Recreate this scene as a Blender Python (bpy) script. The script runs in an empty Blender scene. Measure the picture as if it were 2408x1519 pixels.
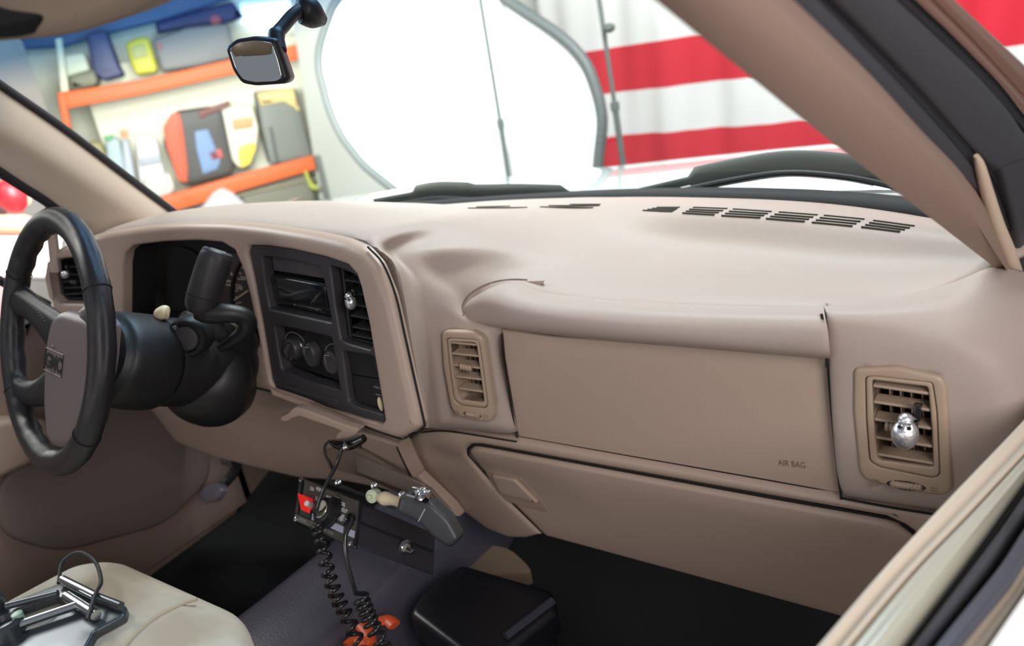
import bpy, bmesh, math, random
from mathutils import Vector, Matrix
from mathutils.geometry import delaunay_2d_cdt, tessellate_polygon
S = bpy.context.scene
C = S.collection
random.seed(7)
# ---------------------------------------------------------------- camera (stands just outside the open passenger window)
CAM = Vector((.75, 0, 1.02)); F = 1800.0; IW, IH = 2408, 1519
cf = Vector((-.5602, .7537, -.3440)).normalized()
cx = Vector((.8259, .5401, -.1617)); cx = (cx - cf*cx.dot(cf)).normalized()
cy = cf.cross(cx)                                    # points down in the picture
cam_d = bpy.data.cameras.new('camera'); cam = bpy.data.objects.new('camera', cam_d); C.objects.link(cam)
M = Matrix.Identity(4)
for i in range(3):
    M[i][0] = cx[i]; M[i][1] = -cy[i]; M[i][2] = -cf[i]; M[i][3] = CAM[i]
cam.matrix_world = M
cam_d.sensor_width = 36; cam_d.lens = 36*F/IW; cam_d.clip_start = .02; cam_d.clip_end = 60
cam_d.dof.use_dof = True; cam_d.dof.focus_distance = .95; cam_d.dof.aperture_fstop = cam_d.lens/1000/.0075
S.camera = cam
# ---------------------------------------------------------------- world, lights, exposure
S.view_settings.view_transform = 'Standard'; S.view_settings.look = 'None'
S.view_settings.exposure = .55; S.view_settings.gamma = 1; S.view_settings.use_curve_mapping = False
W = bpy.data.worlds.new('world'); S.world = W; W.use_nodes = True
W.node_tree.nodes['Background'].inputs[0].default_value = (.82, .88, 1, 1)
W.node_tree.nodes['Background'].inputs[1].default_value = .17
def area(name, loc, target, size, power, col=(1, 1, 1), sy=None):
    l = bpy.data.lights.new(name, 'AREA'); l.energy = power; l.color = col; l.size = size
    if sy: l.shape = 'RECTANGLE'; l.size_y = sy
    o = bpy.data.objects.new(name, l); C.objects.link(o); o.location = loc
    o.rotation_euler = (Vector(target)-Vector(loc)).to_track_quat('-Z', 'Y').to_euler()
    return o
area('garage_light_over_bonnet', (-.3, 2.3, 2.7), (-.1, .9, .7), 1.6, 26, (.66, .85, 1), .7)
area('garage_light_front', (.1, 1.7, 2.6), (-.6, 3.6, .6), 1.4, 95, (1, .99, .96), .8)
area('garage_light_side', (1.38, -.12, 1.24), (.66, .8, .72), .6, 9.5, (1, .94, .92), .7)
area('cab_fill_light', (-.3, -1.5, 1.15), (-.2, .25, .35), 1.2, 5.5, (1, .96, .94), .45)  # unseen fill lamp added behind the seats to brighten the cab
area('garage_light_left', (-2.8, .6, 2.3), (-.8, .9, .6), 1.2, 44, (1, .98, .94), .8)
area('rack_fill_light', (-2.3, 1.9, 1.2), (-4.3, 3.9, .9), 1.0, 54, (1, 1, .95), .6)  # unseen fill lamp added at mid height to brighten the rack
# ---------------------------------------------------------------- view rays
def ray(px, py):                                     # world direction with depth 1 along the view axis
    return cx*((px-IW/2)/F) + cy*((py-IH/2)/F) + cf
def at(px, py, d): return CAM + ray(px, py)*d
def onX(px, py, X): r = ray(px, py); return CAM + r*((X-CAM.x)/r.x)
def onY(px, py, Y): r = ray(px, py); return CAM + r*((Y-CAM.y)/r.y)
def onZ(px, py, Z): r = ray(px, py); return CAM + r*((Z-CAM.z)/r.z)
def proj(p):
    v = Vector(p)-CAM; d = v.dot(cf); return (IW/2+F*v.dot(cx)/d, IH/2+F*v.dot(cy)/d)
def cr(p0, p1, p2, p3, t):
    return p0*(-.5*t+t*t-.5*t**3) + p1*(1-2.5*t*t+1.5*t**3) + p2*(.5*t+2*t*t-1.5*t**3) + p3*(-.5*t*t+.5*t**3)
def smooth(pts, n=6, closed=False):
    P = [Vector(p) for p in pts]; m = len(P); out = []
    for i in range(m if closed else m-1):
        g = (lambda k: P[k % m]) if closed else (lambda k: P[k] if 0 <= k < m else (P[0]*2-P[1] if k < 0 else P[m-1]*2-P[m-2]))
        for k in range(n): out.append(cr(g(i-1), g(i), g(i+1), g(i+2), k/n))
    if not closed: out.append(P[-1].copy())
    return out
def fillet(pts, r, seg=5):                           # round the corners of a 2D polygon; r a number or one per corner
    n = len(pts); out = []
    for i, p in enumerate(pts):
        rr = r[i] if isinstance(r, (list, tuple)) else r
        p = Vector(p); a = Vector(pts[i-1])-p; b = Vector(pts[(i+1) % n])-p
        la, lb = a.length, b.length
        if rr <= 0 or la < 1e-9 or lb < 1e-9: out.append(p); continue
        q = min(rr, la*.45, lb*.45); A = p+a/la*q; B = p+b/lb*q
        for k in range(seg+1):
            t = k/seg; out.append(A*(1-t)**2+p*2*t*(1-t)+B*t*t)
    return out
# ---------------------------------------------------------------- frames: (u, v, w) -> world, w towards the viewer
class PlaneF:
    def __init__(s, O, a, b):
        s.O = Vector(O); s.a = Vector(a).normalized(); s.n = s.a.cross(Vector(b)).normalized()
        s.b = s.n.cross(s.a)
        if s.n.dot(CAM-s.O) < 0: s.n = -s.n
    def pos(s, u, v, w=0): return s.O+s.a*u+s.b*v+s.n*w
    def uv(s, px, py):
        r = ray(px, py); t = (s.O-CAM).dot(s.n)/r.dot(s.n); q = CAM+r*t-s.O
        return Vector((q.dot(s.a), q.dot(s.b)))
class SurfF:                                         # Y = f(X, z), seen from the seats
    def __init__(s, f): s.f = f
    def pos(s, u, v, w=0): return Vector((u, s.f(u, v)-w, v))
    def uv(s, px, py):
        r = ray(px, py); lo, hi = .15, 3.0
        for _ in range(40):
            m = (lo+hi)/2; q = CAM+r*m
            if q.y < s.f(q.x, q.z): lo = m
            else: hi = m
        return Vector((q.x, q.z))
class QuadF:                                         # four picture corners laid on a frame: u, v in 0..1 (v down), w metres towards the viewer
    def __init__(s, fr, tl, tr, br, bl, w0=0):
        s.c = [fr.pos(*fr.uv(*p), w0) for p in (tl, tr, br, bl)]; s.set()
    def set(s):
        a = (s.c[1]-s.c[0]); b = (s.c[3]-s.c[0]); s.n = a.cross(b).normalized()
        if s.n.dot(CAM-s.c[0]) < 0: s.n = -s.n
        s.W = ((s.c[1]-s.c[0]).length+(s.c[2]-s.c[3]).length)/2; s.H = ((s.c[3]-s.c[0]).length+(s.c[2]-s.c[1]).length)/2
    def pos(s, u, v, w=0):
        return (s.c[0]*(1-u)+s.c[1]*u)*(1-v)+(s.c[3]*(1-u)+s.c[2]*u)*v + s.n*w
class QF3(QuadF):
    def __init__(s, tl, tr, br, bl): s.c = [Vector(p) for p in (tl, tr, br, bl)]; s.set()
# ---------------------------------------------------------------- mesh builder
class MB:
    def __init__(s): s.v = []; s.f = []
    def add(s, vs, fs):
        o = len(s.v); s.v += [tuple(v) for v in vs]; s.f += [tuple(i+o for i in f) for f in fs]; return s
    def box(s, c, d, M=None, bev=0):
        c = Vector(c); h = Vector(d)/2
        vs = [Vector((x*h.x, y*h.y, z*h.z)) for x in (-1, 1) for y in (-1, 1) for z in (-1, 1)]
        if M: vs = [M @ v for v in vs]
        return s.add([c+v for v in vs], [(0, 1, 3, 2), (4, 6, 7, 5), (0, 4, 5, 1), (2, 3, 7, 6), (0, 2, 6, 4), (1, 5, 7, 3)])
    def hexa(s, p):                                  # 8 corners: 4 front, 4 back
        return s.add(p, [(0, 1, 2, 3), (7, 6, 5, 4), (0, 4, 5, 1), (1, 5, 6, 2), (2, 6, 7, 3), (3, 7, 4, 0)])
    def qbox(s, Q, u0, u1, v0, v1, w0, w1):
        return s.hexa([Q.pos(u0, v0, w1), Q.pos(u1, v0, w1), Q.pos(u1, v1, w1), Q.pos(u0, v1, w1),
                       Q.pos(u0, v0, w0), Q.pos(u1, v0, w0), Q.pos(u1, v1, w0), Q.pos(u0, v1, w0)])
    def tube(s, pts, r, seg=10, cap=True, closed=False, sq=None):
        P = [Vector(p) for p in pts]; n = len(P); R = r if isinstance(r, (list, tuple)) else [r]*n
        T = []
        for i in range(n):
            a = P[(i-1) % n] if (closed or i > 0) else P[i]; b = P[(i+1) % n] if (closed or i < n-1) else P[i]
            T.append((b-a).normalized())
        up = Vector((0, 0, 1)) if abs(T[0].z) < .9 else Vector((1, 0, 0))
        nrm = (up-T[0]*up.dot(T[0])).normalized(); vs = []
        for i in range(n):
            nrm = (nrm-T[i]*nrm.dot(T[i])).normalized(); bn = T[i].cross(nrm)
            for k in range(seg):
                a = 2*math.pi*k/seg; c_, s_ = math.cos(a), math.sin(a)
                if sq: vs.append(P[i]+(nrm*c_*sq[0]+bn*s_*sq[1])*R[i])
                else: vs.append(P[i]+(nrm*c_+bn*s_)*R[i])
        fs = [(i*seg+k, i*seg+(k+1) % seg, ((i+1) % n)*seg+(k+1) % seg, ((i+1) % n)*seg+k) for i in range(n if closed else n-1) for k in range(seg)]
        if cap and not closed: fs += [tuple(range(seg))[::-1], tuple(range((n-1)*seg, n*seg))]
        return s.add(vs, fs)
    def lathe(s, O, ax, prof, seg=24, xa=None, squash=1):     # prof: (radius, height along ax)
        O = Vector(O); ax = Vector(ax).normalized(); u = Vector(xa) if xa else (Vector((0, 0, 1)) if abs(ax.z) < .9 else Vector((1, 0, 0)))
        u = (u-ax*u.dot(ax)).normalized(); v = ax.cross(u); vs = []
        for r, h in prof:
            for k in range(seg):
                a = 2*math.pi*k/seg; vs.append(O+ax*h+(u*math.cos(a)+v*math.sin(a)*squash)*r)
        n = len(prof); fs = [(i*seg+k, i*seg+(k+1) % seg, (i+1)*seg+(k+1) % seg, (i+1)*seg+k) for i in range(n-1) for k in range(seg)]
        fs += [tuple(range(seg))[::-1], tuple(range((n-1)*seg, n*seg))]
        return s.add(vs, fs)
    def grid(s, rows, closed=False, close_v=False):
        n, m = len(rows), len(rows[0]); vs = [p for r in rows for p in r]
        fs = [(i*m+j, i*m+(j+1) % m, ((i+1) % n)*m+(j+1) % m, ((i+1) % n)*m+j) for i in range(n if close_v else n-1) for j in range(m if closed else m-1)]
        return s.add(vs, fs)
    def ball(s, c, r, seg=16, rings=10, M=None):
        c = Vector(c); r = Vector(r) if hasattr(r, '__len__') else Vector((r, r, r)); rows = []
        for i in range(rings+1):
            t = math.pi*i/rings; row = []
            for k in range(seg):
                a = 2*math.pi*k/seg; v = Vector((r.x*math.sin(t)*math.cos(a), r.y*math.sin(t)*math.sin(a), r.z*math.cos(t)))
                row.append(c+(M @ v if M else v))
            rows.append(row)
        return s.grid(rows, closed=True)
    def build(s, name, mat, parent=None, ang=42, sub=0):
        me = bpy.data.meshes.new(name); me.from_pydata(s.v, [], s.f); me.update()
        bm = bmesh.new(); bm.from_mesh(me); bmesh.ops.remove_doubles(bm, verts=bm.verts, dist=1e-5)
        bmesh.ops.dissolve_degenerate(bm, edges=bm.edges, dist=1e-6)
        bmesh.ops.recalc_face_normals(bm, faces=bm.faces)
        for f in bm.faces: f.smooth = True
        for e in bm.edges:
            if len(e.link_faces) == 2 and e.calc_face_angle(0) > math.radians(ang): e.smooth = False
        if parent is not None:
            inv = Matrix.Translation(-parent.matrix_world_loc) if hasattr(parent, 'matrix_world_loc') else None
        loc = origin_of(parent)
        for v in bm.verts: v.co -= loc
        bm.to_mesh(me); bm.free()
        o = bpy.data.objects.new(name, me); C.objects.link(o)
        me.materials.append(mat)
        if parent: o.parent = parent
        if sub: mo = o.modifiers.new('sub', 'SUBSURF'); mo.levels = sub; mo.render_levels = sub
        return o
_org = {}
def origin_of(o): return _org.get(o.name, Vector((0, 0, 0))) if o else Vector((0, 0, 0))
def thing(name, loc, label, cat, group=None, kind=None):
    o = bpy.data.objects.new(name, None); C.objects.link(o); o.location = loc; o.empty_display_size = .02
    _org[o.name] = Vector(loc); return tag(o, label, cat, group, kind)
def tag(o, label=None, cat=None, group=None, kind=None):
    if label: o['label'] = label
    if cat: o['category'] = cat
    if group: o['group'] = group
    if kind: o['kind'] = kind
    return o
def bevel(o, w, seg=2, ang=30):
    m = o.modifiers.new('bevel', 'BEVEL'); m.width = w; m.segments = seg; m.limit_method = 'ANGLE'; m.angle_limit = math.radians(ang); return o
_build = MB.build
def _build2(s, name, mat, parent=None, ang=42, sub=0):
    o = _build(s, name, mat, parent, ang, sub); _org[o.name] = origin_of(parent); return o
MB.build = _build2
def dup(o, parent=None, shift=None):
    c = o.copy(); C.objects.link(c); c.parent = parent
    for ch in list(o.children): dup(ch, c)
    if shift is not None: c.location = c.location+Vector(shift)
    return c
# polygon helpers --------------------------------------------------------------
def area2(P): return sum(P[i-1][0]*P[i][1]-P[i][0]*P[i-1][1] for i in range(len(P)))/2
def inset(P, d):                                     # d>0 shrinks
    n = len(P); sg = 1 if area2(P) > 0 else -1; out = []
    for i in range(n):
        a = (P[i]-P[i-1]); b = (P[(i+1) % n]-P[i])
        a = a.normalized() if a.length > 1e-9 else b.normalized(); b = b.normalized() if b.length > 1e-9 else a
        na = Vector((-a.y, a.x))*sg; nb = Vector((-b.y, b.x))*sg; m = na+nb
        m = m.normalized() if m.length > 1e-6 else na
        out.append(P[i]+m*(d/max(.35, m.dot(na))))
    return out
def inside(P, x, y):
    c = False; j = len(P)-1
    for i in range(len(P)):
        if (P[i][1] > y) != (P[j][1] > y) and x < (P[j][0]-P[i][0])*(y-P[i][1])/(P[j][1]-P[i][1])+P[i][0]: c = not c
        j = i
    return c
def resample(P, step):
    out = []
    for i in range(len(P)):
        a, b = P[i-1], P[i]; n = max(1, int((b-a).length/step))
        for k in range(n): out.append(a.lerp(b, k/n))
    return out
def panel(fr, poly, off=0, thick=.015, bev=.004, holes=(), grid=.02, nb=4, mb=None, hbev=None, bump=None, px=True):
    """a rounded slab laid on a frame: poly and holes in picture pixels (or in u, v when px is False)"""
    cv = (lambda P: [fr.uv(*p) for p in P]) if px else (lambda P: [Vector(p) for p in P])
    mb = mb or MB(); outer = resample(cv(poly), grid); hs = [resample(cv(h), grid) for h in holes]
    hbev = bev if hbev is None else hbev
    fin_o = inset(outer, bev); fin_h = [inset(h, -hbev) for h in hs]
    def rings(P, b, sgn):
        rs = [[fr.pos(p.x, p.y, off-thick) for p in P]]
        for k in range(nb+1):
            a = math.pi/2*k/nb; q = inset(P, sgn*b*(1-math.cos(a))) if b > 0 else P
            rs.append([fr.pos(p.x, p.y, off-b*(1-math.sin(a))+(bump(p.x, p.y) if bump and k == nb else 0)) for p in q])
        mb.grid(rs, closed=True)
    rings(outer, bev, 1)
    for h in hs: rings(h, hbev, -1)
    pts = list(fin_o); edges = [(i, (i+1) % len(fin_o)) for i in range(len(fin_o))]
    for h in fin_h:
        o = len(pts); pts += h; edges += [(o+i, o+(i+1) % len(h)) for i in range(len(h))]
    xs = [p.x for p in fin_o]; ys = [p.y for p in fin_o]
    nx = int((max(xs)-min(xs))/grid)+1; ny = int((max(ys)-min(ys))/grid)+1
    lim = inset(fin_o, grid*.4); limh = [inset(h, -grid*.4) for h in fin_h]
    for i in range(nx):
        for j in range(ny):
            x, y = min(xs)+(i+.5)*grid, min(ys)+(j+.5)*grid
            if inside(lim, x, y) and not any(inside(h, x, y) for h in limh): pts.append(Vector((x, y)))
    V, E, Fc, _, _, _ = delaunay_2d_cdt([Vector((p[0], p[1])) for p in pts], edges, [], 0, 1e-7)
    fs = []
    for f in Fc:
        x = sum(V[i][0] for i in f)/len(f); y = sum(V[i][1] for i in f)/len(f)
        if inside(fin_o, x, y) and not any(inside(h, x, y) for h in fin_h): fs.append(tuple(f))
    mb.add([fr.pos(v[0], v[1], off+(bump(v[0], v[1]) if bump else 0)) for v in V], fs)
    if not hs:
        mb.add([fr.pos(p.x, p.y, off-thick) for p in outer], [tuple(range(len(outer)))])
    return mb
def loft(curves, n=8, closed=True, m=5, caps=True):
    """skin a closed section swept along its length: curves = list of point lists running the same way"""
    L = [smooth(c, n) for c in curves]; rows = []
    for i in range(len(L[0])):
        sec = [c[i] for c in L]; rows.append(smooth(sec, m, closed=closed))
    mb = MB().grid(rows, closed=closed)
    if caps and closed:
        for row in (rows[0], rows[-1]):
            c = sum(row, Vector())/len(row); k = len(row); mb.add(list(row)+[c], [(j, (j+1) % k, k) for j in range(k)])
    return mb
def surface(ctrl, nu=5, nv=5, th=.008):
    rows = [smooth(r, nu) for r in ctrl]; cols = list(zip(*rows)); cols = [smooth(c, nv) for c in cols]
    return MB().grid([list(r) for r in zip(*cols)])
def thicken(o, t, off=-1):
    m = o.modifiers.new('thick', 'SOLIDIFY'); m.thickness = t; m.offset = off; return o
def text(string, pos, h, w, mat, parent, name='lettering', th=.0004, sp=1.0, bold=0):
    """pos(x, y, w): local letter space (x along 0..w, y up 0..h) -> world"""
    cu = bpy.data.curves.new('t', 'FONT'); cu.body = string; cu.extrude = .02; cu.space_character = sp; cu.offset = bold
    o = bpy.data.objects.new('t', cu); C.objects.link(o); dg = bpy.context.evaluated_depsgraph_get()
    me = bpy.data.meshes.new_from_object(o.evaluated_get(dg)); C.objects.unlink(o); bpy.data.objects.remove(o)
    xs = [v.co.x for v in me.vertices]; ys = [v.co.y for v in me.vertices]; x0, x1, y0, y1 = min(xs), max(xs), min(ys), max(ys)
    mb = MB(); mb.add([pos((v.co.x-x0)/(x1-x0)*w, (v.co.y-y0)/(y1-y0)*h, th if v.co.z > 0 else 0) for v in me.vertices], [tuple(p.vertices) for p in me.polygons])
    bpy.data.meshes.remove(me)
    return mb.build(name, mat, parent, ang=20)
# ---------------------------------------------------------------- materials
def mat(name, col, rough=.5, metal=0, bump=None, spec=.5, coat=0, em=None, var=None, sheen=0):
    m = bpy.data.materials.new(name); m.use_nodes = True; nt = m.node_tree; b = nt.nodes['Principled BSDF']
    b.inputs['Base Color'].default_value = (*col, 1); b.inputs['Roughness'].default_value = rough; b.inputs['Metallic'].default_value = metal
    b.inputs['Specular IOR Level'].default_value = spec; b.inputs['Coat Weight'].default_value = coat; b.inputs['Sheen Weight'].default_value = sheen
    tc = nt.nodes.new('ShaderNodeTexCoord')
    if em: b.inputs['Emission Color'].default_value = (*em[0], 1); b.inputs['Emission Strength'].default_value = em[1]
    if bump:                                         # (kind, scale, strength)
        kind, sc, st = bump
        if kind == 'leather':
            t = nt.nodes.new('ShaderNodeTexVoronoi'); t.feature = 'DISTANCE_TO_EDGE'; t.inputs['Scale'].default_value = sc
            n2 = nt.nodes.new('ShaderNodeTexNoise'); n2.inputs['Scale'].default_value = sc*.6; n2.inputs['Detail'].default_value = 3
            mx = nt.nodes.new('ShaderNodeMix'); mx.data_type = 'VECTOR'; mx.inputs[0].default_value = .12
            nt.links.new(tc.outputs['Object'], n2.inputs['Vector']); nt.links.new(tc.outputs['Object'], mx.inputs[4]); nt.links.new(n2.outputs['Color'], mx.inputs[5])
            nt.links.new(mx.outputs[1], t.inputs['Vector']); out = t.outputs['Distance']
        else:
            t = nt.nodes.new('ShaderNodeTexNoise'); t.inputs['Scale'].default_value = sc; t.inputs['Detail'].default_value = 4
            nt.links.new(tc.outputs['Object'], t.inputs['Vector']); out = t.outputs['Fac']
        bp = nt.nodes.new('ShaderNodeBump'); bp.inputs['Strength'].default_value = st; bp.inputs['Distance'].default_value = .002
        nt.links.new(out, bp.inputs['Height']); nt.links.new(bp.outputs[0], b.inputs['Normal'])
    if var:                                          # (scale, second colour, low, high): worn or mottled patches
        t = nt.nodes.new('ShaderNodeTexNoise'); t.inputs['Scale'].default_value = var[0]; t.inputs['Detail'].default_value = 5
        nt.links.new(tc.outputs['Object'], t.inputs['Vector']); r = nt.nodes.new('ShaderNodeValToRGB')
        r.color_ramp.elements[0].position = var[2]; r.color_ramp.elements[1].position = var[3]
        r.color_ramp.elements[0].color = (*col, 1); r.color_ramp.elements[1].color = (*var[1], 1)
        nt.links.new(t.outputs['Fac'], r.inputs[0]); nt.links.new(r.outputs[0], b.inputs['Base Color'])
    return m
def g(r, gg, b):                                     # sRGB 0..255 -> linear
    f = lambda c: (c/255/12.92) if c/255 <= .04045 else ((c/255+.055)/1.055)**2.4
    return (f(r), f(gg), f(b))
TAN = mat('tan_grained_vinyl', g(180, 163, 153), .48, bump=('leather', 400, .42), coat=.35); TAN.node_tree.nodes['Principled BSDF'].inputs['Coat Roughness'].default_value = .42
TANP = mat('tan_smooth_plastic', g(176, 155, 141), .42, bump=('noise', 900, .08))
TANV = mat('tan_vent_plastic', g(170, 149, 129), .38, bump=('noise', 900, .05))
PILL = mat('tan_pillar_plastic', g(146, 121, 108), .6, bump=('noise', 1100, .12))
BLK = mat('black_plastic', (.012, .012, .013), .46, bump=('noise', 900, .1))
BLKD = mat('black_matte', (.006, .006, .007), .8)
BLKG = mat('black_gloss', (.008, .008, .009), .12, coat=.6)
CHAR = mat('charcoal_plastic', (.045, .042, .046), .42, bump=('noise', 800, .12))
RUB = mat('black_rubber', (.022, .022, .025), .62, bump=('noise', 300, .1))
RUB2 = mat('grey_rubber', (.052, .05, .055), .5, bump=('noise', 300, .1))
LEA = mat('black_leather', (.018, .017, .019), .26, bump=('leather', 300, .25))
CHROME = mat('chrome', (.75, .75, .77), .16, 1)
SILV = mat('silver_paint', (.8, .8, .83), .28, .85, bump=('noise', 260, .5))
WHT = mat('white_print', (.8, .8, .8), .6)
GREYP = mat('grey_print', (.28, .27, .27), .6)
CREAM = mat('cream_plastic', g(225, 210, 175), .5)
# ================================================================ DASHBOARD
dash = thing('dashboard', (0, .85, .30), 'full width tan vinyl dashboard with black centre stack under the windshield', 'dashboard')
def interp(xs, ys):
    def f(x):
        if x <= xs[0]: return ys[0]+(x-xs[0])*(ys[1]-ys[0])/(xs[1]-xs[0])
        if x >= xs[-1]: return ys[-1]+(x-xs[-1])*(ys[-1]-ys[-2])/(xs[-1]-xs[-2])
        for i in range(len(xs)-1):
            if x <= xs[i+1]:
                t = (x-xs[i])/(xs[i+1]-xs[i]); y0 = ys[i-1] if i > 0 else 2*ys[0]-ys[1]; y3 = ys[i+2] if i+2 < len(ys) else 2*ys[-1]-ys[-2]
                return cr(y0, ys[i], ys[i+1], y3, t)
    return f
gF = interp([-.88, -.72, -.5, -.28, -.1, .04], [.65, .685, .72, .725, .71, .69])
FF = SurfF(lambda X, z: gF(X)+.15*(z-.65))                       # driver side fascia and centre stack
FP = SurfF(lambda X, z: .80)                                     # passenger face
FL = SurfF(lambda X, z: .795+(max(0, .44-z))*.25)                # lower passenger face
FK = SurfF(lambda X, z: .715+(max(0, .60-z))*.30)                # knee bolster below the column
def p(px, py, Y): return onY(px, py, Y)
def w(x, y, z): return Vector((x, y, z))
# --- top pad, one moulding that also wraps round the left passenger vent
def col(x, f): return [w(x, *q) for q in f]
cols = [
 col(-.86, [(.93, .755), (.90, .77), (.86, .782), (.80, .787), (.738, .785), (.735, .765), (.84, .73), (.86, .6), (.86, .5)]),
 col(-.65, [(1.02, .75), (.97, .77), (.92, .80), (.84, .815), (.765, .810), (.762, .79), (.85, .76), (.87, .6), (.87, .5)]),
 col(-.35, [(1.12, .74), (1.04, .765), (.95, .80), (.86, .822), (.776, .818), (.772, .80), (.86, .78), (.88, .6), (.88, .5)]),
 col(-.15, [(1.16, .74), (1.08, .755), (.98, .785), (.87, .807), (.765, .806), (.762, .785), (.85, .76), (.87, .6), (.87, .5)]),
 [w(-.04, 1.17, .74), w(-.04, 1.09, .75), w(-.04, .99, .77), w(-.04, .87, .79), p(850, 552, .75), p(880, 618, .748), p(905, 710, .74), p(925, 820, .732), p(960, 1006, .722)],
 [w(.02, 1.17, .74), w(.01, 1.09, .748), w(.0, .99, .765), w(0, .87, .782), p(894, 568, .752), p(928, 622, .728), p(948, 710, .715), p(965, 820, .702), p(1000, 1006, .693)],
 [w(.05, 1.17, .74), w(.05, 1.09, .746), w(.04, .99, .757), w(.035, .87, .768), p(922, 583, .775), p(956, 640, .752), p(974, 720, .735), p(994, 825, .724), p(1022, 1006, .718)],
 [w(.09, 1.17, .74), w(.09, 1.09, .744), w(.09, .99, .745), w(.09, .88, .745), p(985, 600, .785), p(1003, 680, .765), p(1014, 760, .755), p(1027, 850, .752), p(1044, 1008, .750)],
 [w(.14, 1.165, .74), w(.14, 1.09, .743), w(.14, .98, .732), w(.14, .89, .722), p(1060, 640, .81), p(1062, 700, .785), p(1066, 765, .770), p(1078, 870, .768), p(1096, 1010, .767)],
 [w(.20, 1.16, .74), w(.20, 1.075, .744), w(.20, .995, .722), w(.20, .90, .706), p(1180, 672, .825), p(1135, 740, .80), p(1155, 790, .788), p(1170, 900, .786), p(1200, 1018, .786)],
 [w(.30, 1.145, .74), w(.30, 1.06, .745), w(.30, 1.0, .708), w(.30, .91, .698), w(.29, .828, .683), w(.27, .828, .66), w(.155, .83, .60), w(.155, .83, .54), w(.165, .83, .48)],
 [w(.45, 1.11, .74), w(.45, 1.025, .746), w(.45, .97, .707), w(.45, .89, .697), w(.45, .826, .684), w(.45, .826, .65), w(.45, .83, .6), w(.45, .83, .54), w(.45, .83, .48)],
 [w(.58, 1.06, .737), w(.58, .985, .742), w(.58, .932, .709), w(.575, .87, .698), w(.57, .822, .688), w(.57, .822, .65), w(.58, .83, .6), w(.58, .83, .54), w(.58, .83, .48)],
 [w(.78, .95, .728), w(.75, .93, .728), w(.72, .91, .716), w(.67, .86, .70), w(.66, .83, .68), w(.66, .83, .65), w(.66, .83, .6), w(.66, .83, .54), w(.66, .83, .48)],
]
rows = [list(r) for r in zip(*cols)]
pad_rows = surface(rows, 6, 6)
def cut(mb, poly):                                   # open the moulding behind a vent
    keep = []
    for f in mb.f:
        c = sum((Vector(mb.v[i]) for i in f), Vector())/len(f); q = proj(c)
        if c.y > 1.0 or not inside([Vector(a) for a in poly], *q): keep.append(f)
    mb.f = keep; return mb
cut(pad_rows, [(1052, 788), (1130, 788), (1140, 810), (1158, 955), (1148, 962), (1080, 956), (1064, 935)])
pad = thicken(pad_rows.build('top_pad', TAN, dash), .006)
from mathutils.bvhtree import BVHTree
_pv = BVHTree.FromPolygons([Vector(v) for v in pad_rows.v], pad_rows.f)
def pad_pt(px, py):
    h = _pv.ray_cast(CAM, ray(px, py).normalized())[0]
    return h if h is not None else onZ(px, py, .742)
SLOTM = mat('slot_dark', (.05, .045, .035), .8)
# --- defroster slots: dark slits lying in the plateau by the glass
def slots(poly_rows, name='defroster_grille'):
    mb = MB()
    for a, b in poly_rows:
        A, B = (pad_pt(*a), pad_pt(*b)); A.z += .0012; B.z += .0012; d = (B-A); n = Vector((-d.y, d.x, 0)).normalized()*.0013
        mb.hexa([A-n, B-n, B+n, A+n]+[q-Vector((0, 0, .006)) for q in (A-n, B-n, B+n, A+n)])
    return mb.build(name, SLOTM, dash)
def quad_slots(q, n=4):                              # q: tl, tr, br, bl in the picture
    out = []
    for i in range(n):
        t = i/(n-1); out.append(((q[0][0]*(1-t)+q[3][0]*t, q[0][1]*(1-t)+q[3][1]*t), (q[1][0]*(1-t)+q[2][0]*t, q[1][1]*(1-t)+q[2][1]*t)))
    return out
dq = [((1545, 488), (1598, 488), (1582, 498), (1512, 495)), ((1630, 488), (1710, 491), (1680, 505), (1605, 501)),
      ((1724, 492), (1814, 498), (1788, 512), (1697, 507)), ((1832, 499), (1922, 506), (1892, 521), (1802, 514)),
      ((1938, 507), (2032, 516), (2004, 532), (1910, 523)), ((2054, 519), (2150, 532), (2116, 545), (2026, 534))]
GR = []
for q in dq: GR.append(q)
# --- instrument bezel: the tan fascia round cluster and stack
bez_out = [(117, 640), (121, 605), (142, 583), (190, 562), (250, 547), (340, 533), (440, 524), (540, 523), (640, 532), (740, 547), (815, 563), (862, 583), (897, 622), (927, 695), (949, 790), (970, 885),
           (997, 1000), (978, 1014), (948, 1029), (900, 1014), (820, 984), (740, 949), (660, 922), (576, 903), (330, 900), (200, 880), (140, 760)]
h_vent = [(126, 650), (131, 618), (150, 605), (195, 600), (222, 612), (226, 700), (216, 712), (150, 709), (134, 690)]
h_clus = [(301, 620), (306, 590), (325, 573), (400, 564), (480, 561), (535, 566), (565, 584), (585, 630), (600, 690), (625, 812), (600, 806), (575, 780), (300, 760)]
h_stk = [(592, 590), (597, 573), (640, 574), (700, 582), (780, 600), (832, 618), (852, 640), (862, 672), (880, 755), (898, 862), (917, 978), (909, 991), (860, 980), (780, 956), (700, 930), (657, 914), (646, 890), (625, 760), (605, 650)]
bz = panel(FF, fillet(bez_out, 12, 3), .012, .021, .014, [h_vent, h_clus, h_stk], grid=.016, hbev=.006)
bezel = bz.build('instrument_bezel', TANP, dash)
# dark wells behind the openings
panel(FF, [(300, 545), (600, 545), (640, 830), (290, 830)], -.085, .004, .001, grid=.05).build('cluster_backing', BLKD, dash)
for hh in (h_vent, h_clus):
    H_ = resample([FF.uv(*q) for q in hh], .012); H_ = inset(H_, -.001)
    MB().grid([[FF.pos(q.x, q.y, -.008) for q in H_], [FF.pos(q.x, q.y, -.06) for q in H_]], closed=True).build('well_wall', BLKD, bezel)
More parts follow.
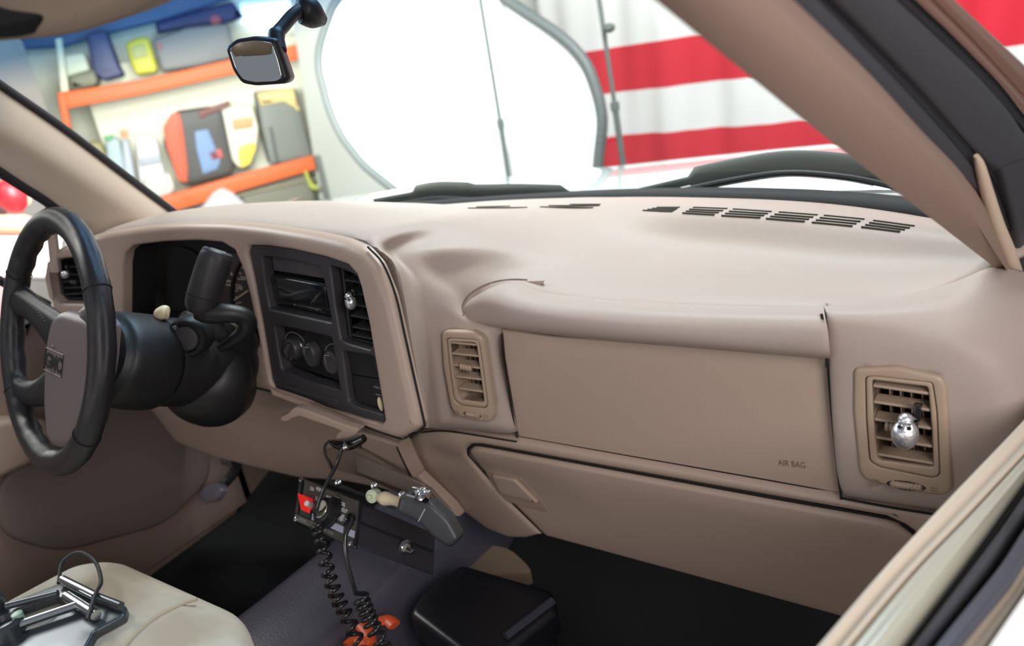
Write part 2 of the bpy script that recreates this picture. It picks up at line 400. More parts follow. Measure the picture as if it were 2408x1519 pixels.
# --- centre stack black fascia
st_open = [(624, 600), (700, 611), (762, 627), (775, 690), (787, 757), (700, 738), (640, 724), (630, 670)]
st_hvac = [(652, 762), (700, 770), (786, 790), (797, 860), (806, 916), (730, 893), (670, 868), (660, 820)]
st_vent = [(783, 622), (825, 634), (846, 648), (862, 690), (880, 790), (882, 813), (876, 820), (826, 806), (808, 796), (795, 720)]
st_blnk = [(812, 822), (884, 834), (895, 890), (910, 968), (905, 972), (840, 952), (827, 940), (819, 880)]
stk = inset([Vector(q) for q in h_stk], 1.5)
sf = panel(FF, [tuple(q) for q in stk], .006, .02, .002, [fillet(st_open, 5, 3), fillet(st_hvac, 6, 3), fillet(st_vent, 5, 3), fillet(st_blnk, 5, 3)], grid=.012, hbev=.0035)
stack = sf.build('stack_fascia', CHAR, dash)
panel(FF, [(612, 590), (860, 640), (915, 980), (650, 905)], -.045, .003, .0005, grid=.05).build('stack_backing', BLKD, dash)
# sills under the openings
for a in ([(655, 893), (806, 936), (804, 948), (662, 905)],):
    panel(FF, a, .0085, .004, .001, grid=.02).build('stack_lip', CHAR, stack)
panel(FF, [(630, 604), (765, 634), (769, 662), (634, 640)], -.008, .004, .001, grid=.02).build('pocket_cover', mat('pocket_grey', (.075, .068, .075), .5), stack)
panel(FF, [(813, 824), (885, 835), (897, 896), (824, 882)], -.004, .004, .0008, grid=.02).build('blank_cover', BLK, stack)
sp_ = panel(FF, [(824, 885), (897, 899), (910, 970), (832, 947)], -.004, .004, .0008, grid=.02).build('switch_plate', BLK, stack)
def ff_text(s, x0, y0, x1, y1, hpx, m, par, off=.0005, fr=FF, name='lettering', bold=0):
    A = fr.uv(x0, y0); B = fr.uv(x1, y1); T = fr.uv(x0-hpx*.12, y0-hpx); d = B-A; L = d.length; d = d/L; up = (T-A)
    return text(s, lambda x, y, z: fr.pos(A.x+d.x*x+up.x*y, A.y+d.y*x+up.y*y, off+z), 1, L, m, par, name, bold=bold)
ff_text('PASSENGER', 876, 914, 896, 919, 5, GREYP, sp_, -.0035)
ff_text('AIR BAG OFF', 880, 931, 901, 936, 4, GREYP, sp_, -.0035)
k = MB(); A = FF.pos(*FF.uv(895, 950), 0); k.ball(A, (.004, .004, .0115)); k.build('key_switch', CREAM, sp_)
# lip above/below the stack divider
# --- passenger airbag door
airp = [(1182, 772), (1300, 790), (1950, 828), (1953, 860), (1962, 960), (1981, 1155), (1975, 1158), (1222, 1026), (1217, 1014), (1203, 930), (1188, 840)]
air = panel(FP, airp, .003, .02, .004, grid=.03).build('airbag_door', TANP, dash)
ff_text('AIR BAG', 1832, 1091, 1896, 1098, 14, mat('embossed_tan', g(118, 98, 86), .5), air, .003, FP, 'embossed_lettering')
# --- padded roll over the airbag door
def lane(*q): return [p(*a) for a in q]
A_ = lane((1135, 690, .83), (1205, 668, .835), (1290, 691, .835), (1450, 708, .833), (1600, 716, .832), (1750, 720, .83), (1900, 722, .828), (1936, 723, .826))
B_ = lane((1110, 700, .805), (1165, 680, .805), (1270, 705, .797), (1450, 722, .79), (1600, 731, .787), (1750, 737, .785), (1905, 739, .785), (1940, 742, .787))
C_ = lane((1090, 722, .79), (1140, 712, .785), (1250, 735, .775), (1450, 759, .768), (1600, 770, .766), (1750, 778, .766), (1910, 782, .766), (1948, 786, .769))
D_ = lane((1090, 748, .789), (1130, 756, .785), (1230, 772, .776), (1450, 796, .769), (1600, 808, .767), (1750, 820, .767), (1910, 832, .768), (1952, 836, .77))
E_ = lane((1100, 756, .80), (1140, 760, .80), (1240, 776, .80), (1450, 799, .80), (1600, 811, .80), (1750, 823, .80), (1910, 836, .80), (1950, 839, .80))
G_ = lane((1125, 730, .82), (1180, 735, .83), (1260, 735, .835), (1450, 750, .835), (1600, 760, .835), (1750, 765, .835), (1900, 770, .832), (1936, 775, .83))
loft([A_, B_, C_, D_, E_, G_], 8).build('shelf_roll', TAN, dash, ang=60)
# --- right hand end panel with its vent
ep = [
 [p(1944, 719, .835), p(2080, 703, .85), p(2230, 667, .875), p(2335, 628, .90), p(2420, 640, .90)],
 [p(1944, 722, .81), p(2080, 708, .83), p(2230, 680, .855), p(2340, 650, .875), p(2430, 670, .88)],
 [p(1950, 745, .79), p(2090, 740, .80), p(2240, 722, .82), p(2350, 700, .845), p(2440, 710, .85)],
 [p(1953, 800, .782), p(2100, 800, .785), p(2240, 800, .79), p(2355, 790, .81), p(2445, 790, .83)],
 [p(1957, 880, .782), p(2105, 880, .782), p(2240, 880, .782), p(2360, 880, .79), p(2450, 880, .82)],
 [p(1964, 1000, .782), p(2112, 1000, .782), p(2240, 1000, .782), p(2370, 1000, .787), p(2460, 1000, .81)],
 [p(1974, 1110, .783), p(2115, 1120, .783), p(2240, 1120, .783), p(2380, 1120, .787), p(2470, 1120, .80)],
 [p(1985, 1158, .786), p(2115, 1178, .786), p(2240, 1194, .786), p(2380, 1215, .787), p(2470, 1230, .80)],
 [p(1992, 1166, .80), p(2115, 1184, .80), p(2240, 1200, .80), p(2380, 1222, .80), p(2470, 1235, .81)],
 [p(1992, 1160, .83), p(2115, 1178, .83), p(2240, 1194, .83), p(2380, 1215, .83), p(2470, 1230, .83)]]
ep = [[r[0]+Vector((.001, .03, -.014))]+r for r in ep]
endp = thicken(cut(surface(ep, 8, 6), [(2026, 870), (2205, 884), (2220, 1128), (2040, 1092)]).build('end_panel', TAN, dash), .005)
# --- lower frame and glove box
lf = [(952, 1052), (950, 1038), (975, 1022), (1003, 1009), (1040, 1006), (1090, 1009), (1215, 1028), (1600, 1096), (1978, 1163), (2330, 1226), (2330, 1330), (2175, 1268), (2152, 1248), (2128, 1231), (2085, 1212), (1600, 1126), (1137, 1043),
      (1112, 1043), (1099, 1055), (1102, 1070), (1140, 1115), (1200, 1180), (1276, 1254), (1240, 1263), (1200, 1262), (1150, 1243), (1060, 1177), (988, 1115), (965, 1083)]
panel(FL, lf, .006, .03, .009, grid=.02).build('lower_frame', TANP, dash)
gb = [(1107, 1064), (1106, 1055), (1116, 1050), (1136, 1050), (1600, 1133), (2083, 1219), (2122, 1237), (2148, 1256), (2185, 1290), (2185, 1500), (1990, 1450), (1640, 1354), (1286, 1258), (1205, 1176), (1145, 1110)]
glove = panel(FL, gb, .006, .03, .009, grid=.02).build('glove_box_door', TANP, dash)
glp = [(1147, 1106), (1155, 1102), (1215, 1114), (1236, 1124), (1278, 1172), (1297, 1200), (1230, 1186), (1195, 1172), (1172, 1146)]
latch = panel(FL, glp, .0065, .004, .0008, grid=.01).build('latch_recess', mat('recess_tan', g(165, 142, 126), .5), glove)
panel(FL, fillet([(1164, 1108), (1218, 1119), (1274, 1174), (1187, 1153)], 5, 3), .0125, .008, .003, grid=.01).build('latch_paddle', TANP, glove)
# dark gap lining
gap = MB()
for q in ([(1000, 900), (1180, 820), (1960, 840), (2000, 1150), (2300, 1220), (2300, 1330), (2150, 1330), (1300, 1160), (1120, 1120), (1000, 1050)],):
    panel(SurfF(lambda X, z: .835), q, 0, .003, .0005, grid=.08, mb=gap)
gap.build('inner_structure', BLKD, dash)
# --- centre lower trim, knee bolster
kb = [(326, 934), (380, 920), (450, 905), (576, 908), (660, 926), (740, 953), (820, 988), (850, 1006), (858, 1034), (880, 1066), (930, 1100), (985, 1117), (1020, 1150), (1062, 1190), (1080, 1215), (1000, 1190), (960, 1168), (900, 1148), (820, 1132), (700, 1122), (600, 1098), (520, 1078), (430, 1045), (365, 1005), (330, 965)]
panel(FK, kb, .004, .02, .008, grid=.02).build('knee_bolster', TANP, dash)
cl = [(847, 1013), (856, 1008), (900, 1020), (946, 1035), (953, 1050), (968, 1085), (984, 1114), (940, 1102), (895, 1085), (866, 1055)]
panel(FK, cl, .014, .03, .007, grid=.02).build('ash_tray_cover', TANP, dash)
# pull out cup holder under the stack
FC = SurfF(lambda X, z: .655)
ch = [(657, 990), (660, 979), (676, 972), (684, 963), (696, 957), (712, 962), (760, 980), (800, 996), (845, 1010), (838, 1022), (812, 1038), (796, 1041), (786, 1033), (792, 1020), (800, 1013), (745, 994), (705, 980), (688, 984), (674, 993)]
panel(FC, ch, 0, .012, .003, grid=.012).build('cup_holder', TANP, dash)
# lower plates of the dash above the radio bracket
pl = [(800, 1048), (850, 1060), (930, 1110), (1010, 1150), (1055, 1200), (960, 1170), (860, 1125), (770, 1100), (765, 1060)]
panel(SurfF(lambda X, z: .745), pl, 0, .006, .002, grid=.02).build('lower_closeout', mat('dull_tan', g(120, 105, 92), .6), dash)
# ================================================================ AIR VENTS
def vent(fr, outer, grooveq, openq, ys, xs, mt, slot=None, knob=None, wheel=None, marks=None, nv=4, raised=.006, name='air_vent', slatmat=None, deep=.04, tilt=.001):
    mb = panel(fr, fillet(outer, 14, 4), raised, .012, .004, [fillet(grooveq, 10, 4)] if grooveq else [], grid=.012, hbev=.001)
    v = mb.build(name, mt, dash)
    if grooveq:                                       # inner frame ring set in the bezel
        gin = [tuple(q) for q in inset([Vector(q) for q in grooveq], 2.2)]
        panel(fr, fillet(gin, 9, 4), raised-.001, .02, .002, [fillet(openq, 8, 4)], grid=.012, hbev=.002).build('vent_frame', mt, v)
    sm = slatmat or mt
    Q = QuadF(fr, *ys)
    panel(fr, openq, -deep, .002, .0004, grid=.03).build('vent_duct', BLKD, v)
    # side walls
    wl = MB(); P0 = [fr.uv(*q) for q in openq]
    wl.grid([[fr.pos(q.x, q.y, raised-.004) for q in P0], [fr.pos(q.x, q.y, -deep) for q in P0]], closed=True); wl.build('duct_wall', BLK if slatmat else mt, v)
    n = len(xs)
    for (a, b) in xs:
        L, R = fr.uv(*a), fr.uv(*b); s = MB(); hgt = .0016
        f0 = raised-.0035
        A0, B0 = fr.pos(L.x, L.y, f0), fr.pos(R.x, R.y, f0); up = Vector((0, 0, hgt))
        A1, B1 = fr.pos(L.x, L.y+tilt, f0-.019), fr.pos(R.x, R.y+tilt, f0-.019)
        s.hexa([A0+up, B0+up, B0-up, A0-up, A1+up*.6, B1+up*.6, B1-up*.6, A1-up*.6])
        bevel(s.build('slat', sm, v), .0009, 2)
    for i in range(nv):
        t = (i+1)/(nv+1); s = MB(); s.qbox(Q, t-.012, t+.012, .02, .98, -deep, -deep+.018); s.build('vane', sm, v)
    if knob:
        kc = fr.pos(*fr.uv(*knob[0]), raised+.001); kb_ = MB(); ax = (fr.pos(*fr.uv(*knob[2]), 0)-fr.pos(*fr.uv(*knob[1]), 0)).normalized()
        for j in range(4): kb_.ball(kc+ax*(j-1.5)*.0042, (.0026, .004, .0052), 10, 8)
        kb_.build('slat_knob', sm, v)
    if wheel:
        (a, b, r) = wheel; A = fr.pos(*fr.uv(*a), raised); B = fr.pos(*fr.uv(*b), raised); s = MB(); ax = (B-A).normalized(); L = (B-A).length
        sl = MB(); nrm = Vector((0, -1, 0)); up = ax.cross(nrm).normalized(); h = L*.16
        ring = [(A.lerp(B, .5)+ax*math.cos(t)*L*.56+up*math.sin(t)*L*.17+nrm*.0006) for t in [2*math.pi*i/24 for i in range(24)]]
        sl.add(ring, [tuple(range(24))]); sl.add([q-nrm*.0012 for q in ring], [tuple(range(24))]); sl.build('wheel_slot', BLK, v)
        prof = [(.0, 0)]+[((.0036+.0012*(math.sin(i*math.pi/2.2)**2)), L*(.08+.84*i/14)) for i in range(15)]+[(.0, L)]
        s.lathe(A, ax, prof, 12); s.build('thumb_wheel', sm, v)
    if marks:
        (cxp, s1), (cop, s2) = marks; mk = MB()
        def bar(x0, y0, x1, y1, th=.0005):
            A, B = fr.pos(*fr.uv(x0, y0), raised+.0006), fr.pos(*fr.uv(x1, y1), raised+.0006); mk.tube([A, B], th, 5)
        x, y = cxp; bar(x-s1, y-s1, x+s1, y-s1+2); bar(x+s1, y-s1+2, x+s1, y+s1+2); bar(x+s1, y+s1+2, x-s1, y+s1); bar(x-s1, y+s1, x-s1, y-s1); bar(x-s1, y-s1, x+s1, y+s1+2); bar(x+s1, y-s1+2, x-s1, y+s1)
        sm_ = mat('symbol_tan', g(146, 124, 104), .5); mk.build('closed_symbol', sm_, v); mk = MB()
        x, y = cop
        for j in (-1, 0, 1): bar(x-s2, y+j*s2*.8-1, x+s2, y+j*s2*.8+1.5)
        mk.build('open_symbol', sm_, v)
    return v
# right hand vent
vo = [(2009, 861), (2110, 857), (2216, 882), (2228, 905), (2240, 1148), (2216, 1161), (2120, 1146), (2036, 1122), (2022, 1100), (2008, 960)]
vg = [(2036, 880), (2060, 878), (2196, 893), (2206, 960), (2213, 1112), (2195, 1119), (2070, 1094), (2046, 1080), (2038, 980)]
vp = [(2052, 889), (2184, 905), (2192, 1000), (2197, 1095), (2066, 1077), (2056, 980)]
FE = SurfF(lambda X, z: .782)
vent(FE, vo, vg, vp, ((2056, 889), (2186, 905), (2196, 1100), (2066, 1078)),
     [((2054, 905), (2185, 924)), ((2055, 943), (2188, 963)), ((2057, 984), (2190, 1006)), ((2060, 1026), (2193, 1048)), ((2064, 1066), (2196, 1088))], TANV,
     knob=((2104, 998), (2080, 994), (2130, 1002)), wheel=((2092, 1129), (2174, 1140), 8), marks=(((2060, 1126), 7), ((2198, 1146), 8)), nv=4)
# left passenger vent
vo = [(1042, 782), (1050, 775), (1118, 778), (1142, 792), (1148, 830), (1167, 975), (1156, 990), (1120, 985), (1078, 974), (1064, 955), (1046, 860)]
vg = [(1054, 794), (1062, 790), (1126, 794), (1134, 805), (1142, 860), (1153, 948), (1146, 957), (1085, 950), (1070, 935), (1060, 860)]
vp = [(1062, 800), (1124, 803), (1133, 870), (1143, 944), (1082, 936), (1070, 880)]
FV = SurfF(lambda X, z: .749+(X-.035)*.36)
vent(FV, vo, vg, vp, ((1062, 800), (1124, 803), (1143, 944), (1082, 936)),
     [((1062, 804), (1131, 811)), ((1065, 830), (1133, 837)), ((1068, 857), (1136, 865)), ((1073, 884), (1140, 892)), ((1080, 912), (1144, 921))], TANV,
     knob=((1102, 859), (1090, 857), (1115, 862)), wheel=((1098, 967), (1136, 974), 6), marks=(((1080, 966), 5), ((1148, 976), 6)), nv=4)
# vent in the stack (black) and driver vent
vp = [(798, 630), (830, 636), (848, 650), (864, 700), (880, 812), (818, 797), (806, 700)]
def bvent(openq, xs, nv, cornerq, knob=None):
    v = panel(FF, [tuple(q) for q in inset([Vector(q) for q in openq], -5)], -.006, .006, .0015, [openq], grid=.012).build('air_vent', BLK, dash)
    panel(FF, openq, -.038, .002, .0004, grid=.03).build('vent_duct', BLKD, v)
    for a, b in xs:
        L, R = FF.uv(*a), FF.uv(*b); s = MB(); up = Vector((0, 0, .0011))
        A0, B0, A1, B1 = FF.pos(L.x, L.y, -.004), FF.pos(R.x, R.y, -.004), FF.pos(L.x, L.y, -.028), FF.pos(R.x, R.y, -.028)
        s.hexa([A0+up, B0+up, B0-up, A0-up, A1+up, B1+up, B1-up, A1-up]); s.build('slat', BLK_S, v)
    Q = QuadF(FF, *cornerq)
    for i in range(nv):
        t = (i+1)/(nv+1); s = MB(); s.qbox(Q, t-.015, t+.015, .02, .98, -.036, -.022); s.build('vane', BLK, v)
    if knob:
        kc = FF.pos(*FF.uv(*knob), .002); s = MB()
        for j in range(4): s.ball(kc+Vector(((j-1.5)*.005, 0, 0)), (.003, .004, .005), 10, 8)
        s.build('slat_knob', CHAR, v)
    return v
BLK_S = mat('satin_black_slat', (.05, .05, .052), .3)
bvent(vp, [((801, 633), (847, 651)), ((806, 661), (853, 668)), ((811, 689), (857, 697)), ((815, 716), (862, 725)), ((820, 744), (869, 754)), ((824, 771), (876, 781)), ((822, 790), (880, 802))], 3, ((800, 632), (850, 650), (880, 810), (818, 797)))
vp = [(134, 650), (138, 622), (155, 611), (195, 606), (216, 616), (220, 690), (214, 704), (150, 701), (140, 690)]
bvent(vp, [((145, 630), (216, 627)), ((142, 648), (218, 646)), ((143, 664), (218, 661)), ((146, 679), (219, 676)), ((150, 694), (219, 690))], 4, ((138, 615), (216, 612), (218, 702), (145, 702)), (175, 662))
# defroster grilles now that the pad exists: slits sit on the plateau
for i, q in enumerate(dq):
    slots(quad_slots(q, 4))
slots([((1290, 484), (1410, 484)), ((1270, 487), (1395, 489)), ((1340, 481), (1412, 481))])
slots([((1120, 487), (1200, 485)), ((1100, 490), (1240, 488))])

# dark joint lines between the mouldings
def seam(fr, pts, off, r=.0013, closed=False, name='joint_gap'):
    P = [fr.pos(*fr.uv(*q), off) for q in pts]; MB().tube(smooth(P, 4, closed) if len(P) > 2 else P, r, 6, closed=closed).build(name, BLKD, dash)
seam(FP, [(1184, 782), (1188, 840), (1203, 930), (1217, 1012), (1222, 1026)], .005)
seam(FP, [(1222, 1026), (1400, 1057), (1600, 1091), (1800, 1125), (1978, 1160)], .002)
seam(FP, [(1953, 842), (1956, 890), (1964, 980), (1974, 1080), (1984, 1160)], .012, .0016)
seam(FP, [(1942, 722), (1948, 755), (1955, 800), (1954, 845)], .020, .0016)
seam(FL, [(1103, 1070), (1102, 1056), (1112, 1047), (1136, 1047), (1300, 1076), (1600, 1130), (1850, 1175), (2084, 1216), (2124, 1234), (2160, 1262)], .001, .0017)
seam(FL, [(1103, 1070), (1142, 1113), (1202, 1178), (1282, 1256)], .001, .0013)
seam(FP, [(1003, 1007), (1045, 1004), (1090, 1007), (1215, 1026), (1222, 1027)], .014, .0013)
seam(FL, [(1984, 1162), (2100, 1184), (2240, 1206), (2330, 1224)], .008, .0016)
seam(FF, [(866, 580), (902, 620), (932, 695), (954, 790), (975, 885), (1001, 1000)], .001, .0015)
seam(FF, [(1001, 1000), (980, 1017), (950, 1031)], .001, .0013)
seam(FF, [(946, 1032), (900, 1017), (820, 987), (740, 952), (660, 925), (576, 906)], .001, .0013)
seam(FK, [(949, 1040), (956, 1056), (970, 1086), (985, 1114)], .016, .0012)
panel(SurfF(lambda X, z: .842), [(1160, 676), (1178, 664), (1205, 658), (1240, 661), (1278, 660), (1262, 692), (1225, 684)], 0, .004, .001, grid=.01).build('shelf_recess', TAN, dash)

P = [pad_pt(*q) for q in ((1090, 742), (1087, 720), (1100, 697), (1128, 676), (1165, 662), (1205, 657), (1240, 658))]
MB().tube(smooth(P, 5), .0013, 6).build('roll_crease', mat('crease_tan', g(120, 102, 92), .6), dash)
# ================================================================ INSTRUMENTS
FG = SurfF(lambda X, z: .80)
ic = thing('instrument_cluster', (-.4, .80, .70), 'dark instrument cluster with speedometer and tachometer behind the steering wheel', 'instrument cluster')
GF = mat('gauge_face', g(70, 62, 58), .6); GF2 = mat('gauge_dark', (.012, .012, .012), .6)
GN = mat('gauge_print', g(170, 160, 150), .6, em=((.8, .75, .7), .05))
panel(FG, [(296, 560), (610, 560), (660, 840), (300, 820)], -.012, .004, .001, grid=.05).build('cluster_panel', GF2, ic)
fc = MB()
def disc(c, rx, ry, off, m, nm, par, th=.003, inner=None):
    P = [(c[0]+rx*math.cos(t), c[1]+ry*math.sin(t)) for t in [2*math.pi*i/40 for i in range(40)]]
    h = [[(c[0]+inner*rx*math.cos(t), c[1]+inner*ry*math.sin(t)) for t in [2*math.pi*i/40 for i in range(40)]]] if inner else []
    return panel(FG, P, off, th, .0008, h, grid=.01).build(nm, m, par)
disc((634, 690), 84, 112, 0, GF, 'speedometer_face', ic)
disc((634, 690), 88, 117, .006, GF2, 'speedometer_ring', ic, .012, .95)
disc((545, 695), 78, 98, -.004, GF, 'tachometer_face', ic)
disc((410, 690), 86, 108, -.004, GF2, 'fuel_gauge_face', ic)
for s_, x, y, h in (('10', 558, 680, 8), ('20', 566, 657, 8), ('30', 577, 637, 8), ('1', 490, 706, 7), ('2', 500, 692, 7), ('3', 510, 674, 8), ('4', 520, 660, 8), ('5', 531, 651, 8), ('6', 544, 647, 8)):
    ff_text(s_, x, y, x+(5 if len(s_) == 1 else 13), y+1, h, GN, ic, .0008, FG, 'numeral')
ff_text('RPM', 531, 663, 545, 665, 5, GN, ic, 0, FG, 'numeral'); ff_text('X1000', 530, 671, 544, 673, 4, GN, ic, 0, FG, 'numeral')
tk = MB()
for i in range(12):
    t = math.pi*(.93+i*.045); c = (634, 690)
    a = FG.pos(*FG.uv(c[0]+80*math.cos(t), c[1]+107*math.sin(t)), .001); b = FG.pos(*FG.uv(c[0]+(73 if i % 3 else 68)*math.cos(t), c[1]+(98 if i % 3 else 93)*math.sin(t)), .001); tk.tube([a, b], .0006, 5)
for i in range(8):
    t = math.pi*(.95+i*.07); c = (545, 695)
    a = FG.pos(*FG.uv(c[0]+70*math.cos(t), c[1]+88*math.sin(t)), .0005); b = FG.pos(*FG.uv(c[0]+62*math.cos(t), c[1]+80*math.sin(t)), .0005); tk.tube([a, b], .0006, 5)
tag(tk.build('tick_marks', GN, ic), kind='stuff')
MB().tube([FG.pos(*FG.uv(555, 704), .004), FG.pos(*FG.uv(588, 682), .004)], [.0012, .0022], 8).build('needle', mat('needle', g(215, 190, 160), .5), ic)
# ================================================================ RADIO
FR = FF
rad = thing('car_radio', (-.1, .72, .70), 'black car radio with glossy display in the upper centre stack', 'radio')
panel(FF, fillet([(627, 650), (763, 676), (781, 752), (638, 722)], 4, 3), -.010, .03, .002, grid=.02).build('radio_body', BLK, rad)
panel(FF, fillet([(627, 653), (756, 676), (764, 728), (636, 706)], 3, 3), -.0065, .003, .001, grid=.02).build('display', mat('display_glass', (.01, .01, .012), .06, coat=1), rad)
for i, (x, y) in enumerate(((683, 722), (716, 729), (723, 731), (730, 733), (736, 734), (745, 737), (752, 739))):
    b = MB(); b.ball(FF.pos(*FF.uv(x, y), -.0095), (.0022, .0015, .0016), 10, 6); b.build('button', CHROME if i in (0, 4) else CHAR, rad)
panel(FF, [(641, 713), (765, 737), (767, 742), (643, 718)], -.0085, .002, .0005, grid=.02).build('button_strip', BLKG, rad)
# ================================================================ CLIMATE PANEL
hv = thing('climate_control_panel', (-.09, .72, .62), 'black climate control panel with three rotary knobs low in the centre stack', 'climate control')
panel(FF, [(654, 764), (788, 792), (806, 914), (667, 868)], -.014, .006, .001, grid=.02).build('face_plate', BLK, hv)
def dial(c, r, kind):
    O = FF.pos(*FF.uv(*c), -.014); n = Vector((-.06, -1, .1)).normalized()
    if kind != 'wheel':
        MB().lathe(O, n, [(r, 0), (r, .004), (r*.93, .006), (0, .006)], 28).build('knob_ring', CHROME2, hv)
    kn = MB()
    R = r*.8; m = 36; rows = []
    for rr, h in ((R, .001), (R, .013), (R*.9, .016), (0.0005, .0165)):
        u = Vector((1, 0, 0)); v = n.cross(u).normalized(); u = v.cross(n)
        rows.append([O+n*h+(u*math.cos(2*math.pi*i/m)*(.62 if kind == 'wheel' else 1)+v*math.sin(2*math.pi*i/m))*rr*(1+(.05 if i % 2 and h < .015 else 0)) for i in range(m)])
    kn.grid(rows, closed=True); o = kn.build('knob', CHAR, hv)
    if kind == 'bar':
        b = MB(); ax = Vector((.5, 0, .85)).normalized()
        b.tube([O+n*.017-ax*R*.85, O+n*.021, O+n*.017+ax*R*.85], [.003, .0055, .003], 8); b.build('knob_grip', CHAR, o)
    else:
        b = MB()
        for j in range(-4, 5):
            b2 = O+n*.0165+Vector((0, 0, 1))*j*R*.18; h_ = math.sqrt(max(0, 1-(j*.18)**2))*R*.5
            b.tube([b2-Vector((1, 0, 0))*h_, b2+Vector((1, 0, 0))*h_], .0011, 6)
        b.build('knob_ribs', BLK_S, o)
CHROME2 = mat('dark_chrome', (.12, .12, .13), .22, .8)
dial((683, 824), .0215, 'bar'); dial((730, 838), .0245, 'wheel'); dial((779, 856), .0225, 'dial')
mk = MB()
for c in ((683, 823), (779, 853)):
    O = FF.pos(*FF.uv(*c), -.013)
    pts = [O+Vector((math.cos(t)*.0255, 0, math.sin(t)*.0255)) for t in [math.pi*(.15+.7*i/14) for i in range(15)]]; mk.tube(pts, .0005, 5)
mk.build('dial_marks', GREYP, hv)
sq = MB(); sq.tube(smooth([FF.pos(*FF.uv(*q), -.012) for q in ((668, 838), (672, 856), (684, 858), (700, 846), (716, 856), (728, 868), (740, 858), (752, 862), (764, 866), (770, 880), (782, 890), (798, 880))], 5), .0008, 6)
sq.build('chrome_trim_line', CHROME2, hv)
# ================================================================ STEERING WHEEL
O_ = at(124, 803, 1.08); tl, yw = math.radians(21), math.radians(7)
ay = Vector((math.cos(yw), -math.sin(yw), 0)); by = Vector((math.sin(tl)*math.sin(yw), math.sin(tl)*math.cos(yw), math.cos(tl)))
WF = PlaneF(O_, ay, by)
sw = thing('steering_wheel', O_, 'black leather wrapped steering wheel at the left edge of the view', 'steering wheel')
RR = .1705
ring = [WF.pos(RR*math.cos(t), RR*math.sin(t)) for t in [2*math.pi*i/96 for i in range(96)]]
rim = MB(); rows_ = []
for i, c in enumerate(ring):
    t = 2*math.pi*i/96; er = (c-O_).normalized(); row = []
    for k in range(16):
        a = 2*math.pi*k/16; sc = 1+.07*math.sin(t*26)*(1 if math.sin(a) < -.2 or math.cos(a) < -.5 else 0)*(1 if math.cos(t) < .2 else .3)
        row.append(c+(er*math.cos(a)*.0185+WF.n*math.sin(a)*.0165)*sc)
    rows_.append(row)
rim.grid(rows_, closed=True, close_v=True); rimo = rim.build('rim', LEA, sw)
for tt in (2.62, .52, 3.72, 5.6):
    s = MB(); c = WF.pos(RR*math.cos(tt), RR*math.sin(tt)); er = (c-O_).normalized()
    s.tube([c+(er*math.cos(a)*.019+WF.n*math.sin(a)*.017) for a in [2*math.pi*k/20 for k in range(20)]], .0007, 5, closed=True); s.build('leather_seam', BLKD, rimo)
def spoke(pp, r0, w0=0, dw=-.012):
    P = [WF.pos(u, v, ww) for (u, v, ww) in pp]; P = smooth(P, 6); n = len(P)
    s = MB(); rows2 = []
    for i, c in enumerate(P):
        d = ((P[min(i+1, n-1)]-P[max(i-1, 0)])).normalized(); sd = d.cross(WF.n).normalized(); t = i/(n-1); wd = r0[0]*(1-t)+r0[1]*t+ (r0[2] if len(r0) > 2 else 0)*math.sin(math.pi*t)
        rows2.append([c+sd*math.cos(a)*wd+WF.n*math.sin(a)*.0125 for a in [2*math.pi*k/14 for k in range(14)]])
    s.grid(rows2, closed=True); return s.build('spoke', LEA, sw)
spoke([(-.165, .048, 0), (-.12, .042, -.004), (-.08, .028, -.010), (-.03, .005, -.018)], (.030, .034, -.010))
spoke([(.165, .048, 0), (.12, .042, -.004), (.08, .028, -.010), (.03, .005, -.018)], (.030, .034, -.010))
spoke([(-.145, -.088, 0), (-.11, -.092, -.004), (-.07, -.085, -.010), (-.02, -.06, -.018)], (.022, .030, -.006))
spoke([(.145, -.088, 0), (.11, -.092, -.004), (.07, -.085, -.010), (.02, -.06, -.018)], (.022, .030, -.006))
st = MB()
for i in range(16):
    t = i/15; c = WF.pos(-.145+.10*t, .030-.012*t-.02*t*t+.027, .008-.012*t); st.tube([c-WF.a*.0016, c+WF.a*.0016+WF.n*.001], .0007, 5)
tag(st.build('stitching', GREYP, sw), kind='stuff')
hub_px = [(112, 760), (122, 738), (140, 729), (200, 744), (216, 764), (210, 840), (196, 930), (178, 1020), (164, 1056), (120, 1056), (104, 1030), (97, 950), (99, 860), (104, 800)]
HF = PlaneF(O_+WF.n*.012, ay, by)
hub = panel(HF, fillet(hub_px, 10, 3), 0, .036, .014, grid=.012, nb=6).build('hub_pad', mat('hub_vinyl_sheen', (.15, .118, .122), .34, bump=('leather', 330, .2)), sw)  # pinkish gloss sheen is painted into the pad's base colour
# lettering pressed into the pad
A = HF.uv(106, 862); B = HF.uv(143, 880); T = HF.uv(110, 824); dd = (B-A); L_ = dd.length; dd /= L_; up = T-A; DK = mat('pressed_letter', (.008, .007, .007), .5)
lf_ = lambda x, y, z: HF.pos(A.x+dd.x*x+up.x*y, A.y+dd.y*x+up.y*y, z+.0002)
fr_ = MB()
for q0, q1 in (((-.003, -.18), (L_+.003, -.18)), ((-.003, 1.15), (L_+.003, 1.15)), ((-.003, -.18), (-.003, 1.15)), ((L_+.003, -.18), (L_+.003, 1.15))):
    fr_.tube([lf_(*q0, 0), lf_(*q1, 0)], .0008, 6)
fr_.build('emblem_frame', DK, hub)
text('GMC', lf_, .95, L_, DK, hub, 'emblem_lettering', bold=.03)
A2 = HF.uv(113, 877); B2 = HF.uv(128, 884); T2 = HF.uv(114, 867)
text('SRS', lambda x, y, z: HF.pos(A2.x+(B2-A2).x*x+(T2-A2).x*y, A2.y+(B2-A2).y*x+(T2-A2).y*y, z+.0002), 1, 1, mat('raised_letter', (.12, .10, .10), .5), hub, 'airbag_lettering')
A3 = HF.uv(124, 812); hb = MB()
